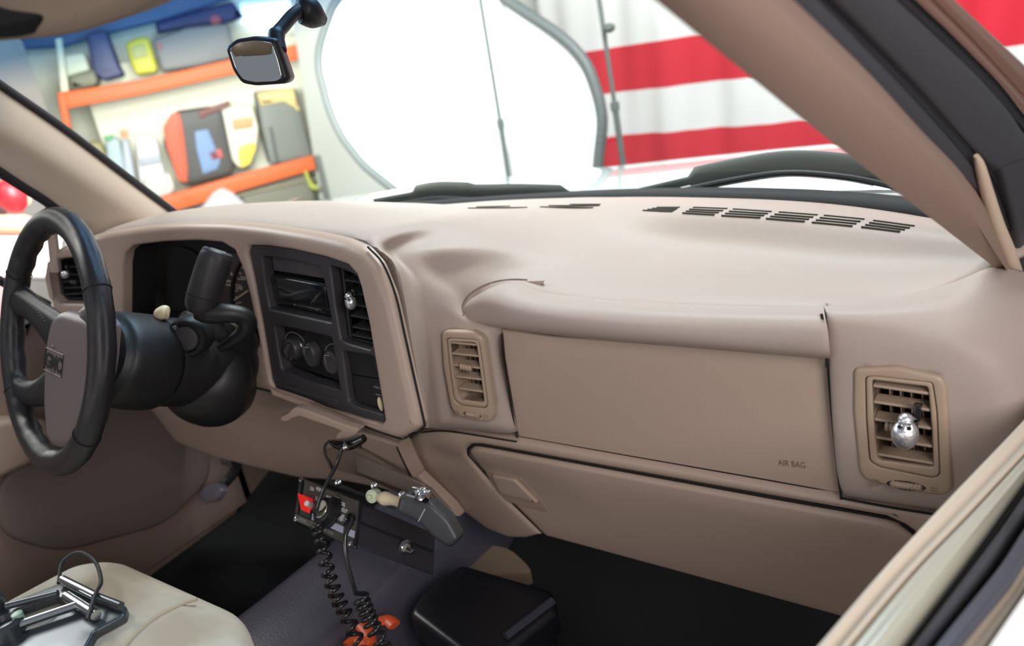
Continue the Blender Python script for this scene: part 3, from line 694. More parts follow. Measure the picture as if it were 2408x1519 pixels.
hb.tube([HF.pos(A3.x, A3.y, .0003), HF.pos(A3.x+.006, A3.y-.002, .0003)], .0012, 6); hb.build('horn_mark', DK, hub)
# ================================================================ STEERING COLUMN
scn = thing('steering_column', at(430, 855, 1.18), 'black steering column shroud with ignition lock between wheel and dashboard', 'steering column')
def barrel(st_, nm, m, par, seg=32, sq=1.0):
    P = [at(a, b, d) for a, b, d, r in st_]; R = [q[3] for q in st_]
    P2 = smooth(P, 5); R2 = [v.x for v in smooth([Vector((r, 0, 0)) for r in R], 5)]
    return MB().tube(P2, R2, seg).build(nm, m, par)
barrel([(226, 838, 1.07, .056), (250, 842, 1.085, .067), (300, 848, 1.115, .071), (345, 852, 1.145, .0715), (360, 853, 1.155, .067)], 'wheel_back_cover', mat('satin_black', (.012, .012, .013), .5, bump=('noise', 500, .1)), scn)
barrel([(358, 850, 1.153, .061), (366, 850, 1.16, .067), (430, 853, 1.20, .0695), (500, 856, 1.245, .0685), (530, 860, 1.265, .066), (548, 862, 1.28, .056)], 'column_shroud', BLK, scn)
barrel([(452, 868, 1.22, .055), (470, 880, 1.23, .074), (515, 893, 1.255, .078), (548, 895, 1.275, .062), (575, 890, 1.29, .04)], 'column_boot', BLK, scn)
ig = at(438, 795, 1.13); ign = (Vector((.55, -.8, .12))).normalized()
lock = MB().lathe(ig-ign*.03, ign, [(.031, 0), (.030, .030), (.027, .034), (.022, .034), (.020, .028), (.0, .028)], 32).build('ignition_lock', BLK, scn)
MB().lathe(ig-ign*.0, ign, [(.019, -.004), (.018, .004), (.010, .006), (0, .006)], 24).build('lock_barrel', CHAR, lock)
MB().ball(at(412, 772, 1.095), .004, 10, 8).build('lock_button', BLK_S, lock)
barrel([(372, 740, 1.14, .004), (376, 738, 1.13, .009), (390, 733, 1.13, .010), (396, 733, 1.13, .006)], 'hazard_knob', CREAM, scn, 16)
MB().tube(smooth([at(*q) for q in ((440, 752, 1.16), (470, 743, 1.17), (510, 748, 1.18), (545, 760, 1.19), (562, 775, 1.20))], 6), .0022, 8).build('shroud_highlight', mat('shroud_highlight_pale', g(150, 145, 130), .4), scn)  # pale tube drawn in for the highlight along the shroud's edge
barrel([(430, 762, 1.17, .02), (470, 768, 1.19, .030), (520, 785, 1.22, .036), (560, 810, 1.25, .036), (580, 830, 1.27, .02)], 'shift_bowl', BLK, scn)
MB().tube(smooth([at(*q) for q in ((418, 935, 1.285), (440, 962, 1.285), (480, 984, 1.285), (525, 986, 1.285), (562, 962, 1.285), (584, 915, 1.285))], 6), .0065, 10).build('column_collar', TANP, scn)
# gear lever
gl = thing('gear_shift_lever', at(520, 800, 1.17), 'black column shift lever with ribbed grip in front of the instrument cluster', 'gear lever')
P = [at(*q) for q in ((511, 596, 1.10), (505, 614, 1.10), (486, 670, 1.105), (471, 716, 1.11), (466, 734, 1.112))]
grip = MB().tube(smooth(P, 5), [v.x for v in smooth([Vector((r, 0, 0)) for r in (.0215, .0235, .0235, .0215, .015)], 5)], 28).build('grip', mat('grip_rubber', (.03, .028, .029), .38, bump=('leather', 400, .2)), gl)
ax = (P[0]-P[1]).normalized()
MB().lathe(P[0]-ax*.001, ax, [(.0215, 0), (.0215, .003), (.019, .0055), (.0155, .0055), (.0145, .002), (.0, .002)], 28).build('grip_cap', CHAR, grip)
MB().lathe(P[0]-ax*.001, ax, [(.0125, .001), (.0125, .005), (.010, .0065), (0, .0065)], 24).build('tow_button', mat('grey_button', (.13, .13, .135), .35), grip)
for f in (.18, .52, .86):
    c = P[0].lerp(P[3], f); MB().tube([c+(Vector(( math.cos(a), math.sin(a), 0))-ax*Vector((math.cos(a), math.sin(a), 0)).dot(ax)).normalized()*.0238 for a in [2*math.pi*k/28 for k in range(28)]], .0007, 5, closed=True).build('grip_ring', BLKD, grip)
MB().tube(smooth([at(*q) for q in ((462, 732, 1.113), (490, 737, 1.115), (540, 737, 1.12), (574, 744, 1.13), (583, 762, 1.14), (572, 782, 1.15), (545, 803, 1.16), (520, 818, 1.17))], 6), [v.x for v in smooth([Vector((r, 0, 0)) for r in (.012, .015, .014, .013, .0135, .012, .009, .007)], 6)], 16).build('lever_arm', BLK, gl)
# ================================================================ SKULL CLIPS
def skull(c, s, lean, lab):
    t = thing('skull_vent_clip', c, lab, 'vent clip', 'silver skull clips on the air vents')
    R = Matrix.Rotation(lean, 3, 'Y'); m = MB(); c = Vector(c)
    m.ball(c, (s*.60, s*.60, s*.78), 20, 14, R)
    for i, v in enumerate(m.v):                       # dents for the eyes, flattened face
        q = R.transposed() @ (Vector(v)-c)
        for ex in (-.26, .26):
            d = (q-Vector((ex*s, -.42*s, .55*s))).length
            if d < .24*s: q += Vector((0, .2*s, 0))*(1-d/(.24*s))
        if q.z > .35*s: q.x *= 1-.22*(q.z/s-.35)
        m.v[i] = tuple(c+R @ q)
    k = m.build('skull', SILV, t, ang=80)
    j = MB(); j.ball(c+R @ Vector((0, -.12*s, .86*s)), (s*.34, s*.36, s*.30), 14, 10, R); j.build('jaw', SILV, t)
    for ex in (-.26, .26): MB().ball(c+R @ Vector((ex*s*.8, -.40*s, .56*s)), s*.10, 10, 8).build('eye_socket', BLKD, k)
    tt = MB()
    for i in range(5): tt.box(c+R @ Vector(((i-2)*.11*s, -.44*s, .80*s)), (s*.09, s*.1, s*.16), R)
    tt.build('teeth', SILV, k)
    cl_ = MB(); cl_.box(c+Vector((.25*s, .75*s, .35*s)), (s*.5, s*.9, s*.35)); cl_.box(c+Vector((.45*s, .5*s, 1.0*s)), (s*.35, s*.5, s*.7)); bevel(cl_.build('clip', BLKG, t), .001)
    return t
skull(FE.pos(*FE.uv(2137, 992), .026), .0215, .05, 'silver skull clip on the right hand passenger air vent')
skull(FF.pos(*FF.uv(836, 706), .010), .0135, .15, 'silver skull clip on the black centre stack vent')
skull(FF.pos(*FF.uv(168, 641), .012), .0125, 1.3, 'silver skull clip on the driver vent beside the steering wheel')
# ================================================================ CAB SHELL
def structure(o): o['kind'] = 'structure'; return o
# right hand windshield pillar: curves run from the top down, each (px, py, depth)
def L3(*q): return [at(*a) for a in q]
def line3(p0, p1, p2, d): # picture points at the top, middle and foot with depth per point
    return L3((p0[0]*2-p1[0]*1.0-(p0[0]-p1[0])*.0, p0[1]*2-p1[1], d[0]-.10), (*p0, d[0]), (*p1, d[1]), (*p2, d[2]))
def pd(x, y):                                        # distance of the pillar, falling away towards its foot
    t = ((x-1530)*.79+(y+8)*.62)/1021; return 1/((1-t)/.41+t/.79)
def LP(off, *q): return [at(a[0], a[1], pd(a[0], a[1])+off) for a in q]
inner = LP(0, (1400, -115), (1530, -8), (1763, 180), (1940, 322), (2159, 490), (2330, 622), (2420, 690))
inb = [q+Vector((-.004, .03, 0)) for q in inner]
crown = LP(-0.02, (1500, -115), (1640, -8), (1850, 165), (2010, 300), (2200, 460), (2335, 590), (2410, 670))
crs = LP(-0.028, (1675, -115), (1790, -8), (1967, 163), (2130, 318), (2237, 428), (2300, 530), (2370, 640))
crs2 = LP(-0.026, (1685, -115), (1802, -8), (1977, 160), (2140, 312), (2247, 424), (2308, 526), (2376, 638))
oute = LP(-0.012, (1730, -115), (1850, -8), (2030, 165), (2160, 305), (2262, 412), (2340, 530), (2385, 640))
outb = [q+Vector((.0, .05, -.01)) for q in oute]
structure(loft([inner, crown, crs, crs2, oute, outb, inb], 6, m=1).build('trim_1', PILL, ang=50))['label'] = 'tan windshield pillar trim at the right'
# door aperture seals (black) outside the pillar
def strip(name, pts_a, pts_b, m, bulge=.006, back=.03, lab=None, cat=None, n=6, kind='structure', parent=None, nrm=None, grp=None):
    """a rubber or metal strip between two traced edges"""
    A = LP(0, *pts_a) if not isinstance(pts_a[0], Vector) else pts_a; B = LP(0, *pts_b) if not isinstance(pts_b[0], Vector) else pts_b
    mid = [];
    for a, b in zip(A, B):
        c = (a+b)/2; v = (CAM-c).normalized() if nrm is None else nrm; mid.append(c+v*bulge)
    q1 = [a.lerp(c, .4)+(c-(a+b)/2)*.35 for a, b, c in zip(A, B, mid)]; q2 = [b.lerp(c, .4)+(c-(a+b)/2)*.35 for a, b, c in zip(A, B, mid)]
    v = (nrm or Vector((.3, -.75, .3)).normalized())
    Ab = [a-v*back for a in A]; Bb = [b-v*back for b in B]
    o = loft([A, q1, mid, q2, B, Bb, Ab], n, m=3).build(name, m, parent, ang=75)
    if kind: o['kind'] = kind
    if lab: o['label'] = lab
    if cat: o['category'] = cat
    return o
S1a = [(1730, -115), (1851, -8), (1967, 110), (2090, 228), (2196, 347), (2262, 413), (2318, 478), (2350, 560)]
S1b = [(1800, -115), (1914, -8), (2020, 100), (2130, 215), (2230, 325), (2290, 400), (2330, 470), (2362, 555)]
strip('trim_2', S1a, S1b, RUB2, .004)
S2b = [(1830, -115), (1945, -8), (2050, 95), (2160, 208), (2255, 315), (2304, 372), (2345, 440), (2380, 540)]
strip('trim_3', S1b, S2b, RUB, -.006)
S3a = [(1830, -115), (1945, -8), (2050, 95), (2160, 208), (2255, 315), (2304, 368), (2345, 398)]
S3b = [(2000, -115), (2102, -8), (2190, 75), (2300, 180), (2375, 265), (2405, 310), (2450, 360)]
strip('trim_4', S3a, S3b, RUB2, .010)
S3c = [(2330, 380), (2351, 400), (2368, 455), (2385, 530), (2398, 620), (2405, 720)]
S3d = [(2400, 330), (2440, 380), (2460, 450), (2470, 520), (2480, 620), (2490, 720)]
strip('trim_5', S3c, S3d, RUB2, .006)
# painted door aperture edge, brown reflections painted into its base colour
BRZ = mat('bronze_reflection_paint', g(150, 112, 98), .22, .35, coat=.6)
S4b = [(2050, -115), (2140, -8), (2240, 88), (2345, 195), (2408, 275), (2460, 330)]
strip('trim_6', [(2000, -115), (2102, -8), (2200, 85), (2305, 190), (2380, 275), (2440, 345)], S4b, RUB, -.004)
S5b = [(2090, -115), (2180, -8), (2275, 88), (2370, 190), (2430, 255), (2480, 320)]
strip('trim_7', S4b, S5b, BRZ, .005)
S6b = [(2140, -115), (2235, -8), (2320, 72), (2410, 155), (2470, 215), (2530, 280)]
strip('trim_8', S5b, S6b, BRZ, .008)
# beige welt running down the door opening
wl = [LP(-.012, q)[0] for q in ((2296, 366), (2305, 392), (2322, 455), (2345, 530), (2372, 600), (2396, 680), (2412, 760))]
MB().tube(smooth(wl, 6), [v.x for v in smooth([Vector((r, 0, 0)) for r in (.002, .0042, .0055, .0065, .0075, .008, .008)], 6)], 12).build('trim_9', mat('welt_vinyl', g(214, 190, 166), .5, bump=('leather', 300, .2)))['kind'] = 'structure'
# --- near door (window down): sill strips
door = thing('door_1', (.76, .3, .2), 'passenger door with its window rolled down at the lower right', 'door', kind='structure')
ZS = .62
def sill(q, dz=0): return [onZ(x, y, ZS+dz) for x, y in q]
ca = sill([(1850, 1620), (1936, 1519), (2072, 1359), (2218, 1198), (2388, 1018), (2470, 925)], -.004)
ca0 = [q+Vector((-.004, .0, -.12)) for q in ca]
cm = sill([(1890, 1620), (1975, 1519), (2110, 1357), (2250, 1210), (2405, 1045), (2490, 950)], .0012)
cb = sill([(1935, 1620), (2013, 1519), (2150, 1357), (2280, 1222), (2408, 1084), (2500, 985)], -.001)
SILLP = mat('sill_pad_vinyl', g(206, 190, 172), .5, bump=('leather', 380, .12))
loft([ca, cm, cb, [q-Vector((0, 0, .1)) for q in cb], ca0], 6, m=4).build('sill_pad', SILLP, door, ang=60)
cc = sill([(2040, 1620), (2114, 1519), (2264, 1318), (2340, 1215), (2408, 1121), (2490, 1010)], -.002)
cbm = sill([(1985, 1620), (2062, 1519), (2205, 1340), (2310, 1220), (2408, 1104), (2495, 1000)], .007)
GLS = mat('sill_gloss_strip', g(186, 182, 164), .22, coat=.4)
cb2 = [q+Vector((0, 0, -.002)) for q in cb]
loft([cb2, [a.lerp(b, .5)+Vector((0, 0, .004)) for a, b in zip(cb2, cbm)], cbm, [a.lerp(b, .5)+Vector((0, 0, .003)) for a, b in zip(cbm, cc)], cc, [q-Vector((0, 0, .08)) for q in cc], [q-Vector((0, 0, .08)) for q in cb]], 6, m=4).build('sill_gloss_strip', GLS, door, ang=70)
def sstrip(nm, a, b, m, dz=0, bulge=.004, back=.05):
    A = sill(a, dz); B = sill(b, dz); mid = [(x+y)/2+Vector((0, 0, bulge)) for x, y in zip(A, B)]
    loft([A, mid, B, [q-Vector((0, 0, back)) for q in B], [q-Vector((0, 0, back)) for q in A]], 6, m=4).build(nm, m, door, ang=70)
e0 = [(2040, 1620), (2114, 1519), (2264, 1318), (2340, 1215), (2408, 1121), (2490, 1010)]
e1 = [(2080, 1620), (2152, 1519), (2295, 1330), (2360, 1243), (2408, 1172), (2500, 1050)]
e2 = [(2110, 1620), (2185, 1519), (2322, 1343), (2375, 1262), (2408, 1215), (2510, 1080)]
e3 = [(2130, 1620), (2205, 1519), (2340, 1352), (2385, 1285), (2408, 1250), (2515, 1100)]
e4 = [(2190, 1620), (2262, 1519), (2368, 1390), (2395, 1350), (2420, 1310), (2520, 1160)]
e5 = [(2260, 1620), (2328, 1519), (2385, 1435), (2400, 1410), (2440, 1350), (2530, 1210)]
e6 = [(2500, 1700), (2560, 1600), (2600, 1540), (2620, 1500), (2640, 1450), (2700, 1380)]
sstrip('inner_belt_seal', e0, e1, RUB, -.012, .002)
sstrip('seal_rib', e1, e2, RUB2, -.004, .004)
sstrip('window_slot', e2, e3, BLKD, -.02, 0)
sstrip('outer_belt_seal', e3, e4, mat('belt_seal_satin', (.10, .10, .125), .3, .3), -.002, .006)
sstrip('belt_moulding', e4, e5, mat('belt_moulding', g(160, 145, 128), .5), -.008, .003)
sstrip('door_skin', e5, e6, mat('white_car_paint', g(238, 236, 234), .25, coat=.7), -.012, .0, .2)
# --- left hand windshield pillar and far door
li = [onX(*q) for q in ((-200, 95, -.60), (-60, 180, -.66), (0, 218, -.68), (150, 320, -.71), (290, 425, -.735), (395, 503, -.75), (430, 530, -.76))]
lm = [onX(*q) for q in ((-200, 200, -.60), (-60, 265, -.66), (0, 300, -.68), (120, 372, -.70), (250, 460, -.725), (340, 520, -.74), (370, 545, -.75))]
lm2 = [onX(*q) for q in ((-200, 245, -.62), (-60, 315, -.68), (0, 350, -.70), (100, 412, -.72), (215, 490, -.745), (300, 540, -.755), (330, 560, -.765))]
lo = [onX(*q) for q in ((-200, 275, -.64), (-60, 355, -.70), (0, 394, -.72), (60, 433, -.735), (118, 470, -.75), (200, 535, -.77), (240, 575, -.78))]
lb = [q+Vector((-.03, .03, 0)) for q in lo]; lib = [q+Vector((-.03, .03, 0)) for q in li]
structure(loft([li, lm, lm2, lo, lb, lib], 6, m=4).build('trim_10', mat('tan_pillar_far', g(204, 188, 170), .5, bump=('noise', 1100, .1)), ang=75))
# black seal along both edges of the far pillar
for nm, cu, rr in (('trim_11', [q+Vector((-.005, .012, .006)) for q in li], .008), ('trim_12', [q+Vector((-.012, .005, -.008)) for q in lo], .011)):
    MB().tube(smooth(cu, 6), rr, 10).build(nm, RUB)['kind'] = 'structure'
# vertical rail at the front of the far door window, and door mirror patch
MB().tube([onX(118, 478, -.80), onX(124, 560, -.80), onX(132, 640, -.80)], .010, 8).build('trim_13', TANP)['kind'] = 'structure'
fd = thing('door_2', (-.86, .3, .2), 'driver door with tan panel beyond the steering wheel', 'door', kind='structure')
FD = PlaneF((-.86, 0, .5), (0, 1, 0), (0, 0, 1))
DPN = mat('door_panel_tan', g(136, 116, 106), .6, bump=('noise', 600, .1)); DPK = mat('door_panel_lower', g(112, 98, 92), .7)
panel(FD, [(-.3, .17), (.93, .17), (.93, -.46), (-.3, -.46)], 0, .03, .006, grid=.08, px=False).build('door_panel', DPN, fd)
panel(FD, fillet([(-.3, .165), (.62, .165), (.60, .14), (-.3, .13)], .004, 2), .012, .02, .004, grid=.06, px=False).build('belt_rail', RUB, fd)
panel(FD, fillet([(.45, -.10), (.80, -.02), (.90, -.16), (.86, -.34), (.72, -.38), (.50, -.30), (.42, -.20)], .05, 6), .012, .02, .010, grid=.03, px=False).build('map_pocket_panel', DPK, fd)
panel(FD, fillet([(-.2, .02), (.50, .02), (.62, -.06), (.55, -.09), (-.2, -.06)], .03, 4), .045, .045, .015, grid=.05, px=False).build('arm_rest', mat('armrest_tan', g(150, 130, 118), .6), fd)
MB().tube(smooth([FD.pos(.30, .07, .02), FD.pos(.34, .075, .03), FD.pos(.42, .07, .03), FD.pos(.46, .06, .02)], 5), .006, 8).build('door_handle', CHROME, fd)
# door window frame of the far door
MB().tube([Vector((-.86, .66, .68)), Vector((-.845, .50, .86)), Vector((-.80, .30, 1.06))], .009, 8).build('window_rail', RUB, fd)
# --- headliner, roof
ROOF = mat('headliner_fabric', g(170, 150, 132), .9, bump=('noise', 1500, .3))
he = [at(*q) for q in ((-420, 150, .62), (-200, 120, .60), (0, 96, .60), (110, 88, .58), (200, 72, .57), (290, 42, .56), (370, 2, .55), (520, -70, .53), (800, -200, .50), (1300, -330, .42), (1560, -300, .36))]
hm = [q+Vector((.02, -.06, .045)) for q in he]
hb2 = [Vector((q.x*.9, -.5, 1.36)) for q in he]; hb3 = [Vector((q.x*.9, -.5, 1.42)) for q in he]; hf = [q+Vector((0, .05, .08)) for q in he]
structure(loft([he, hm, [a.lerp(b, .35)+Vector((0, 0, .06)) for a, b in zip(he, hb2)], hb2, hb3, hf], 5, m=4).build('ceiling', ROOF, ang=80))
vz = thing('sun_visor_clip', at(40, 20, .55), 'black overhead bracket under the headliner in the top left corner', 'bracket')
panel(PlaneF(at(40, 20, .545), cx, cy*-1), fillet([(-200, 75), (0, 62), (90, 40), (119, 22), (117, -12), (90, -140), (-200, -140)], 12, 4), 0, .02, .004, grid=.03).build('bracket_plate', BLKD, vz)
# --- windshield glass with a blue shade band at the top
GL = bpy.data.materials.new('windshield_glass'); GL.use_nodes = True; nt = GL.node_tree; nt.nodes.remove(nt.nodes['Principled BSDF'])
tr = nt.nodes.new('ShaderNodeBsdfTransparent'); gs = nt.nodes.new('ShaderNodeBsdfGlossy'); gs.inputs['Roughness'].default_value = .02
mx = nt.nodes.new('ShaderNodeMixShader'); fz = nt.nodes.new('ShaderNodeFresnel'); fz.inputs[0].default_value = 1.25
tcn = nt.nodes.new('ShaderNodeTexCoord'); sp = nt.nodes.new('ShaderNodeSeparateXYZ'); rp = nt.nodes.new('ShaderNodeValToRGB')
nt.links.new(tcn.outputs['Object'], sp.inputs[0]); nt.links.new(sp.outputs['Z'], rp.inputs[0]); nt.links.new(rp.outputs[0], tr.inputs[0])
rp.color_ramp.elements[0].position = .948; rp.color_ramp.elements[0].color = (.93, .97, .95, 1)
rp.color_ramp.elements[1].position = .992; rp.color_ramp.elements[1].color = (.22, .42, .66, 1)
mp = nt.nodes.new('ShaderNodeMath'); mp.operation = 'MULTIPLY'; mp.inputs[1].default_value = .885
nt.links.new(sp.outputs['Z'], mp.inputs[0]); nt.links.new(mp.outputs[0], rp.inputs[0])
mx.inputs[0].default_value = .035; nt.links.new(tr.outputs[0], mx.inputs[1]); nt.links.new(gs.outputs[0], mx.inputs[2]); nt.links.new(mx.outputs[0], nt.nodes['Material Output'].inputs['Surface'])
base = [w(-.86, .97, .745), w(-.65, 1.07, .735), w(-.3, 1.17, .73), w(.1, 1.205, .73), (w(.4, 1.17, .73)), w(.62, 1.09, .727), w(.76, .98, .72)]
top = [w(-.66, .44, 1.27), w(-.5, .50, 1.29), w(-.25, .55, 1.30), w(.05, .57, 1.30), w(.32, .55, 1.29), w(.5, .49, 1.26), w(.60, .42, 1.22)]
gm = MB().grid([smooth([a.lerp(b, t) for a, b in zip(base, top)], 5) for t in [i/10 for i in range(11)]])
gw = gm.build('window_1', GL, ang=80); gw['kind'] = 'structure'; gw['label'] = 'clear windshield glass with a blue shade band'
# black frit strip and cowl at the foot of the glass
loft([[q+Vector((0, .004, .004)) for q in base], [q+Vector((0, .03, .004)) for q in base], [q+Vector((0, .07, -.002)) for q in base], [q+Vector((0, .09, -.02)) for q in base], [q+Vector((0, 0, -.02)) for q in base]], 6, m=3).build('trim_14', BLKD)['kind'] = 'structure'
# --- bonnet, wipers
bn = []
edge = [onY(*q, 2.25) for q in ((830, 478), (1000, 452), (1200, 424), (1400, 401), (1650, 371), (1950, 339), (2250, 320))]
for t in [i/8 for i in range(9)]:
    row = []
    for i, e in enumerate(edge):
        b0 = w(-.80+1.6*i/6, 1.27, .70+.012*math.sin(math.pi*i/6)); q = b0.lerp(e, t); q.z += .03*math.sin(math.pi*t); row.append(q)
    bn.append(smooth(row, 4))
bn.append([q-Vector((0, -.02, .3)) for q in bn[-1]])
bo = thicken(MB().grid(bn).build('car_bonnet', mat('white_bonnet_paint', g(205, 212, 212), .12, coat=.8), ang=80), .01)
tag(bo, 'pale glossy car bonnet beyond the windshield', 'bonnet')
def wiper(pts, r, lab):
    t = thing('windshield_wiper', pts[0], lab, 'wiper', 'wipers parked at the foot of the windshield')
    MB().tube(smooth(pts, 6), r, 10, sq=(1, .35)).build('wiper_arm', mat('wiper_grey', (.085, .10, .095), .5), t)
    MB().tube([q+Vector((0, -.015, -.012)) for q in smooth(pts, 6)], .005, 8).build('blade', RUB, t)
wiper([onY(*q, 1.30) for q in ((880, 476), (960, 462), (1030, 450), (1120, 452), (1230, 452), (1340, 456), (1480, 462))], [.010]*8+[.022]*10+[.018]*12+[.006]*7, 'dark wiper arm at the middle of the windshield foot')
wiper([onY(*q, 1.30) for q in ((1480, 458), (1600, 430), (1720, 404), (1850, 385), (1980, 392), (2080, 410), (2200, 440))], [.008]*8+[.022]*10+[.022]*12+[.012]*7, 'dark wiper arm rising towards the right pillar')
# --- interior mirror
im = thing('rear_view_mirror', at(735, 35, .95), 'black rear view mirror on a stalk at the top of the windshield', 'mirror')
MF = PlaneF(at(610, 140, .90), Vector((.80, .60, 0)), (0, 0, 1))
mo = fillet([(528, 112), (552, 92), (600, 84), (650, 90), (668, 140), (683, 185), (672, 197), (600, 202), (566, 196), (545, 165)], 10, 4)
panel(MF, mo, 0, .028, .007, grid=.02).build('mirror_housing', BLK, im)
mi = fillet([(540, 116), (560, 100), (600, 95), (640, 100), (655, 145), (664, 182), (650, 191), (600, 193), (572, 187), (555, 162)], 9, 4)
panel(MF, mi, .0015, .002, .0005, grid=.03).build('mirror_glass', mat('mirror_silver', (.85, .86, .84), .03, 1), im)
MB().tube(smooth([at(*q) for q in ((655, 120, .915), (650, 85, .92), (668, 60, .93), (690, 35, .94), (712, 20, .95))], 6), [.010]*8+[.008]*17, 12).build('mirror_stalk', BLK, im)
MB().tube(smooth([at(*q) for q in ((698, 18, .95), (715, 22, .955), (740, 38, .965), (764, 50, .975))], 6), [v.x for v in smooth([Vector((r, 0, 0)) for r in (.010, .018, .016, .006)], 6)], 14).build('mirror_mount', BLK, im)
# --- floor, tunnel, firewall, seat
FLR = mat('floor_vinyl', g(92, 92, 104), .35, bump=('noise', 250, .3)); CARP = mat('carpet_in_shade', (.006, .006, .007), .95, bump=('noise', 900, .8)); CARPT = mat('tan_carpet', g(150, 126, 106), .95, bump=('noise', 900, .8))  # black floor carpet carries the footwell's deep shade in its colour
fl = MB().grid([[w(x, y, z) for x in (-.88, -.4, -.2, .2, .5, .86)] for y, z in ((-.6, 0), (.3, 0), (.9, .02), (1.15, .12), (1.2, .30), (1.2, .69))])
structure(thicken(fl.build('floor', CARP), .01))
tn = []
for x, y, z, hw in ((-.26, -.5, .17, .14), (-.26, .3, .18, .13), (-.235, .6, .19, .125), (-.21, .85, .21, .12), (-.19, 1.12, .28, .12)):
    tn.append([w(x+a*hw, y, zz) for a, zz in ((-1.12, .0), (-1.0, z*.55), (-.86, z*.92), (-.4, z), (0, z*1.02), (.4, z), (.72, z*.92), (.84, z*.55), (.90, 0))])
structure(MB().grid([smooth(r, 4) for r in tn]).build('floor_2', FLR, ang=80))

# sheet added inside the near door to block low light, kick panel ahead of the far door
dl = [onZ(*q, .615) for q in ((1936, 1519), (2072, 1359), (2218, 1198), (2388, 1018))]
d0 = dl[0]+(dl[0]-dl[-1])*2.2
MB().grid([[q+Vector((.01, 0, -.05)) for q in [d0]+dl], [q+Vector((.01, 0, -.6)) for q in [d0]+dl]]).build('door_light_block', TANP, door)
structure(MB().hexa([w(-.87, .90, .72), w(-.87, 1.35, .72), w(-.87, 1.35, -.02), w(-.87, .90, -.02), w(-.89, .90, .72), w(-.89, 1.35, .72), w(-.89, 1.35, -.02), w(-.89, .90, -.02)]).build('trim_15', DPN))
structure(MB().hexa([w(-.87, -1.2, .5), w(-.87, .95, .5), w(-.87, .95, -.02), w(-.87, -1.2, -.02), w(-.89, -1.2, .5), w(-.89, .95, .5), w(-.89, .95, -.02), w(-.89, -1.2, -.02)]).build('trim_16', DPN))

CG = mat('clear_pane', (1, 1, 1), .02); nt = CG.node_tree; nt.nodes.remove(nt.nodes['Principled BSDF'])
a_ = nt.nodes.new('ShaderNodeBsdfTransparent'); b_ = nt.nodes.new('ShaderNodeBsdfGlossy'); b_.inputs['Roughness'].default_value = .02; c_ = nt.nodes.new('ShaderNodeMixShader'); c_.inputs[0].default_value = .03
a_.inputs[0].default_value = (.95, .97, .96, 1); nt.links.new(a_.outputs[0], c_.inputs[1]); nt.links.new(b_.outputs[0], c_.inputs[2]); nt.links.new(c_.outputs[0], nt.nodes['Material Output'].inputs['Surface'])
structure(MB().hexa([w(-.880, -.4, .66), w(-.880, .80, .66), w(-.84, .35, 1.10), w(-.84, -.4, 1.10), w(-.884, -.4, .66), w(-.884, .80, .66), w(-.844, .35, 1.10), w(-.844, -.4, 1.10)]).build('window_2', CG))
# ================================================================ SEAT AND WHAT LIES ON IT
SEATM = mat('beige_seat_cloth', g(216, 212, 196), .9, bump=('noise', 1400, .4), sheen=.3, var=(6, g(176, 162, 140), .4, .65))
seat = thing('seat_cushion', (-.25, .1, .24), 'beige cloth seat cushion with a rounded front edge at the lower left', 'seat')
SF_ = PlaneF((0, 0, .385), (1, 0, 0), (0, 1, 0))
sq_ = fillet([(-.50, .18), (-.46, .40), (-.40, .435), (-.10, .435), (-.02, .39), (.02, .2), (.02, -.35), (-.50, -.35)], .03, 5)
panel(SF_, sq_, 0, .15, .045, grid=.03, nb=7, px=False, bump=lambda u, v: .006*math.sin((u+.5)*6)).build('cushion', SEATM, seat, ang=80)
MB().tube(smooth([Vector((c.x, c.y, .3855+.006*math.sin((c.x+.5)*6))) for c in [onZ(*q, .388) for q in ((250, 1600), (300, 1519), (360, 1462), (430, 1424), (465, 1412))]], 6), .0028, 8).build('piping', mat('seat_piping', g(178, 166, 142), .8), seat)
dseat = thing('seat_cushion', (-.65, .1, .24), 'tan bolster of the driver seat at the far lower left', 'seat')
panel(SF_, fillet([(-.80, .31), (-.56, .30), (-.545, .1), (-.545, -.3), (-.80, -.3)], .05, 5), -.015, .14, .04, grid=.04, nb=6, px=False).build('cushion', mat('driver_seat_cloth', g(176, 152, 136), .9, bump=('noise', 1400, .4)), dseat, ang=80)
# hardware lying on the seat
GM = mat('gunmetal', (.09, .10, .11), .35, .6); SLV = mat('bare_metal', (.55, .58, .6), .25, 1)
cs = thing('metal_bracket', onZ(130, 1450, .39), 'dark metal bracket with bright bars lying on the beige seat', 'bracket')
CZ = PlaneF((0, 0, .392), (1, 0, 0), (0, 1, 0))
panel(CZ, fillet([(0, 1440), (60, 1420), (150, 1385), (180, 1398), (305, 1440), (300, 1462), (230, 1500), (200, 1560), (0, 1560)], 6, 3), .012, .012, .004, [fillet([(40, 1450), (140, 1418), (165, 1435), (130, 1475), (60, 1500)], 8, 3)], grid=.02).build('base_plate', GM, cs)
for a, b, r in (((160, 1392), (238, 1432), .006), ((170, 1432), (240, 1478), .007), ((240, 1432), (298, 1455), .005), ((30, 1455), (150, 1425), .005), ((60, 1500), (200, 1452), .006)):
    MB().tube([CZ.pos(*CZ.uv(*a), .022), CZ.pos(*CZ.uv(*b), .022)], r, 10).build('bar', SLV if r > .0055 else GM, cs)
for a, r in (((30, 1505), .022), ((-5, 1450), .016)):
    MB().lathe(CZ.pos(*CZ.uv(*a), .012), (0, 0, 1), [(r, 0), (r, .016), (r*.7, .02), (r*.6, .012), (0, .012)], 20).build('round_socket', GM, cs)
MB().lathe(CZ.pos(*CZ.uv(62, 1490), .012), (0, 0, 1), [(.007, 0), (.007, .022), (0, .024)], 14).build('green_tip', mat('pale_green_plastic', g(150, 185, 165), .4), cs)
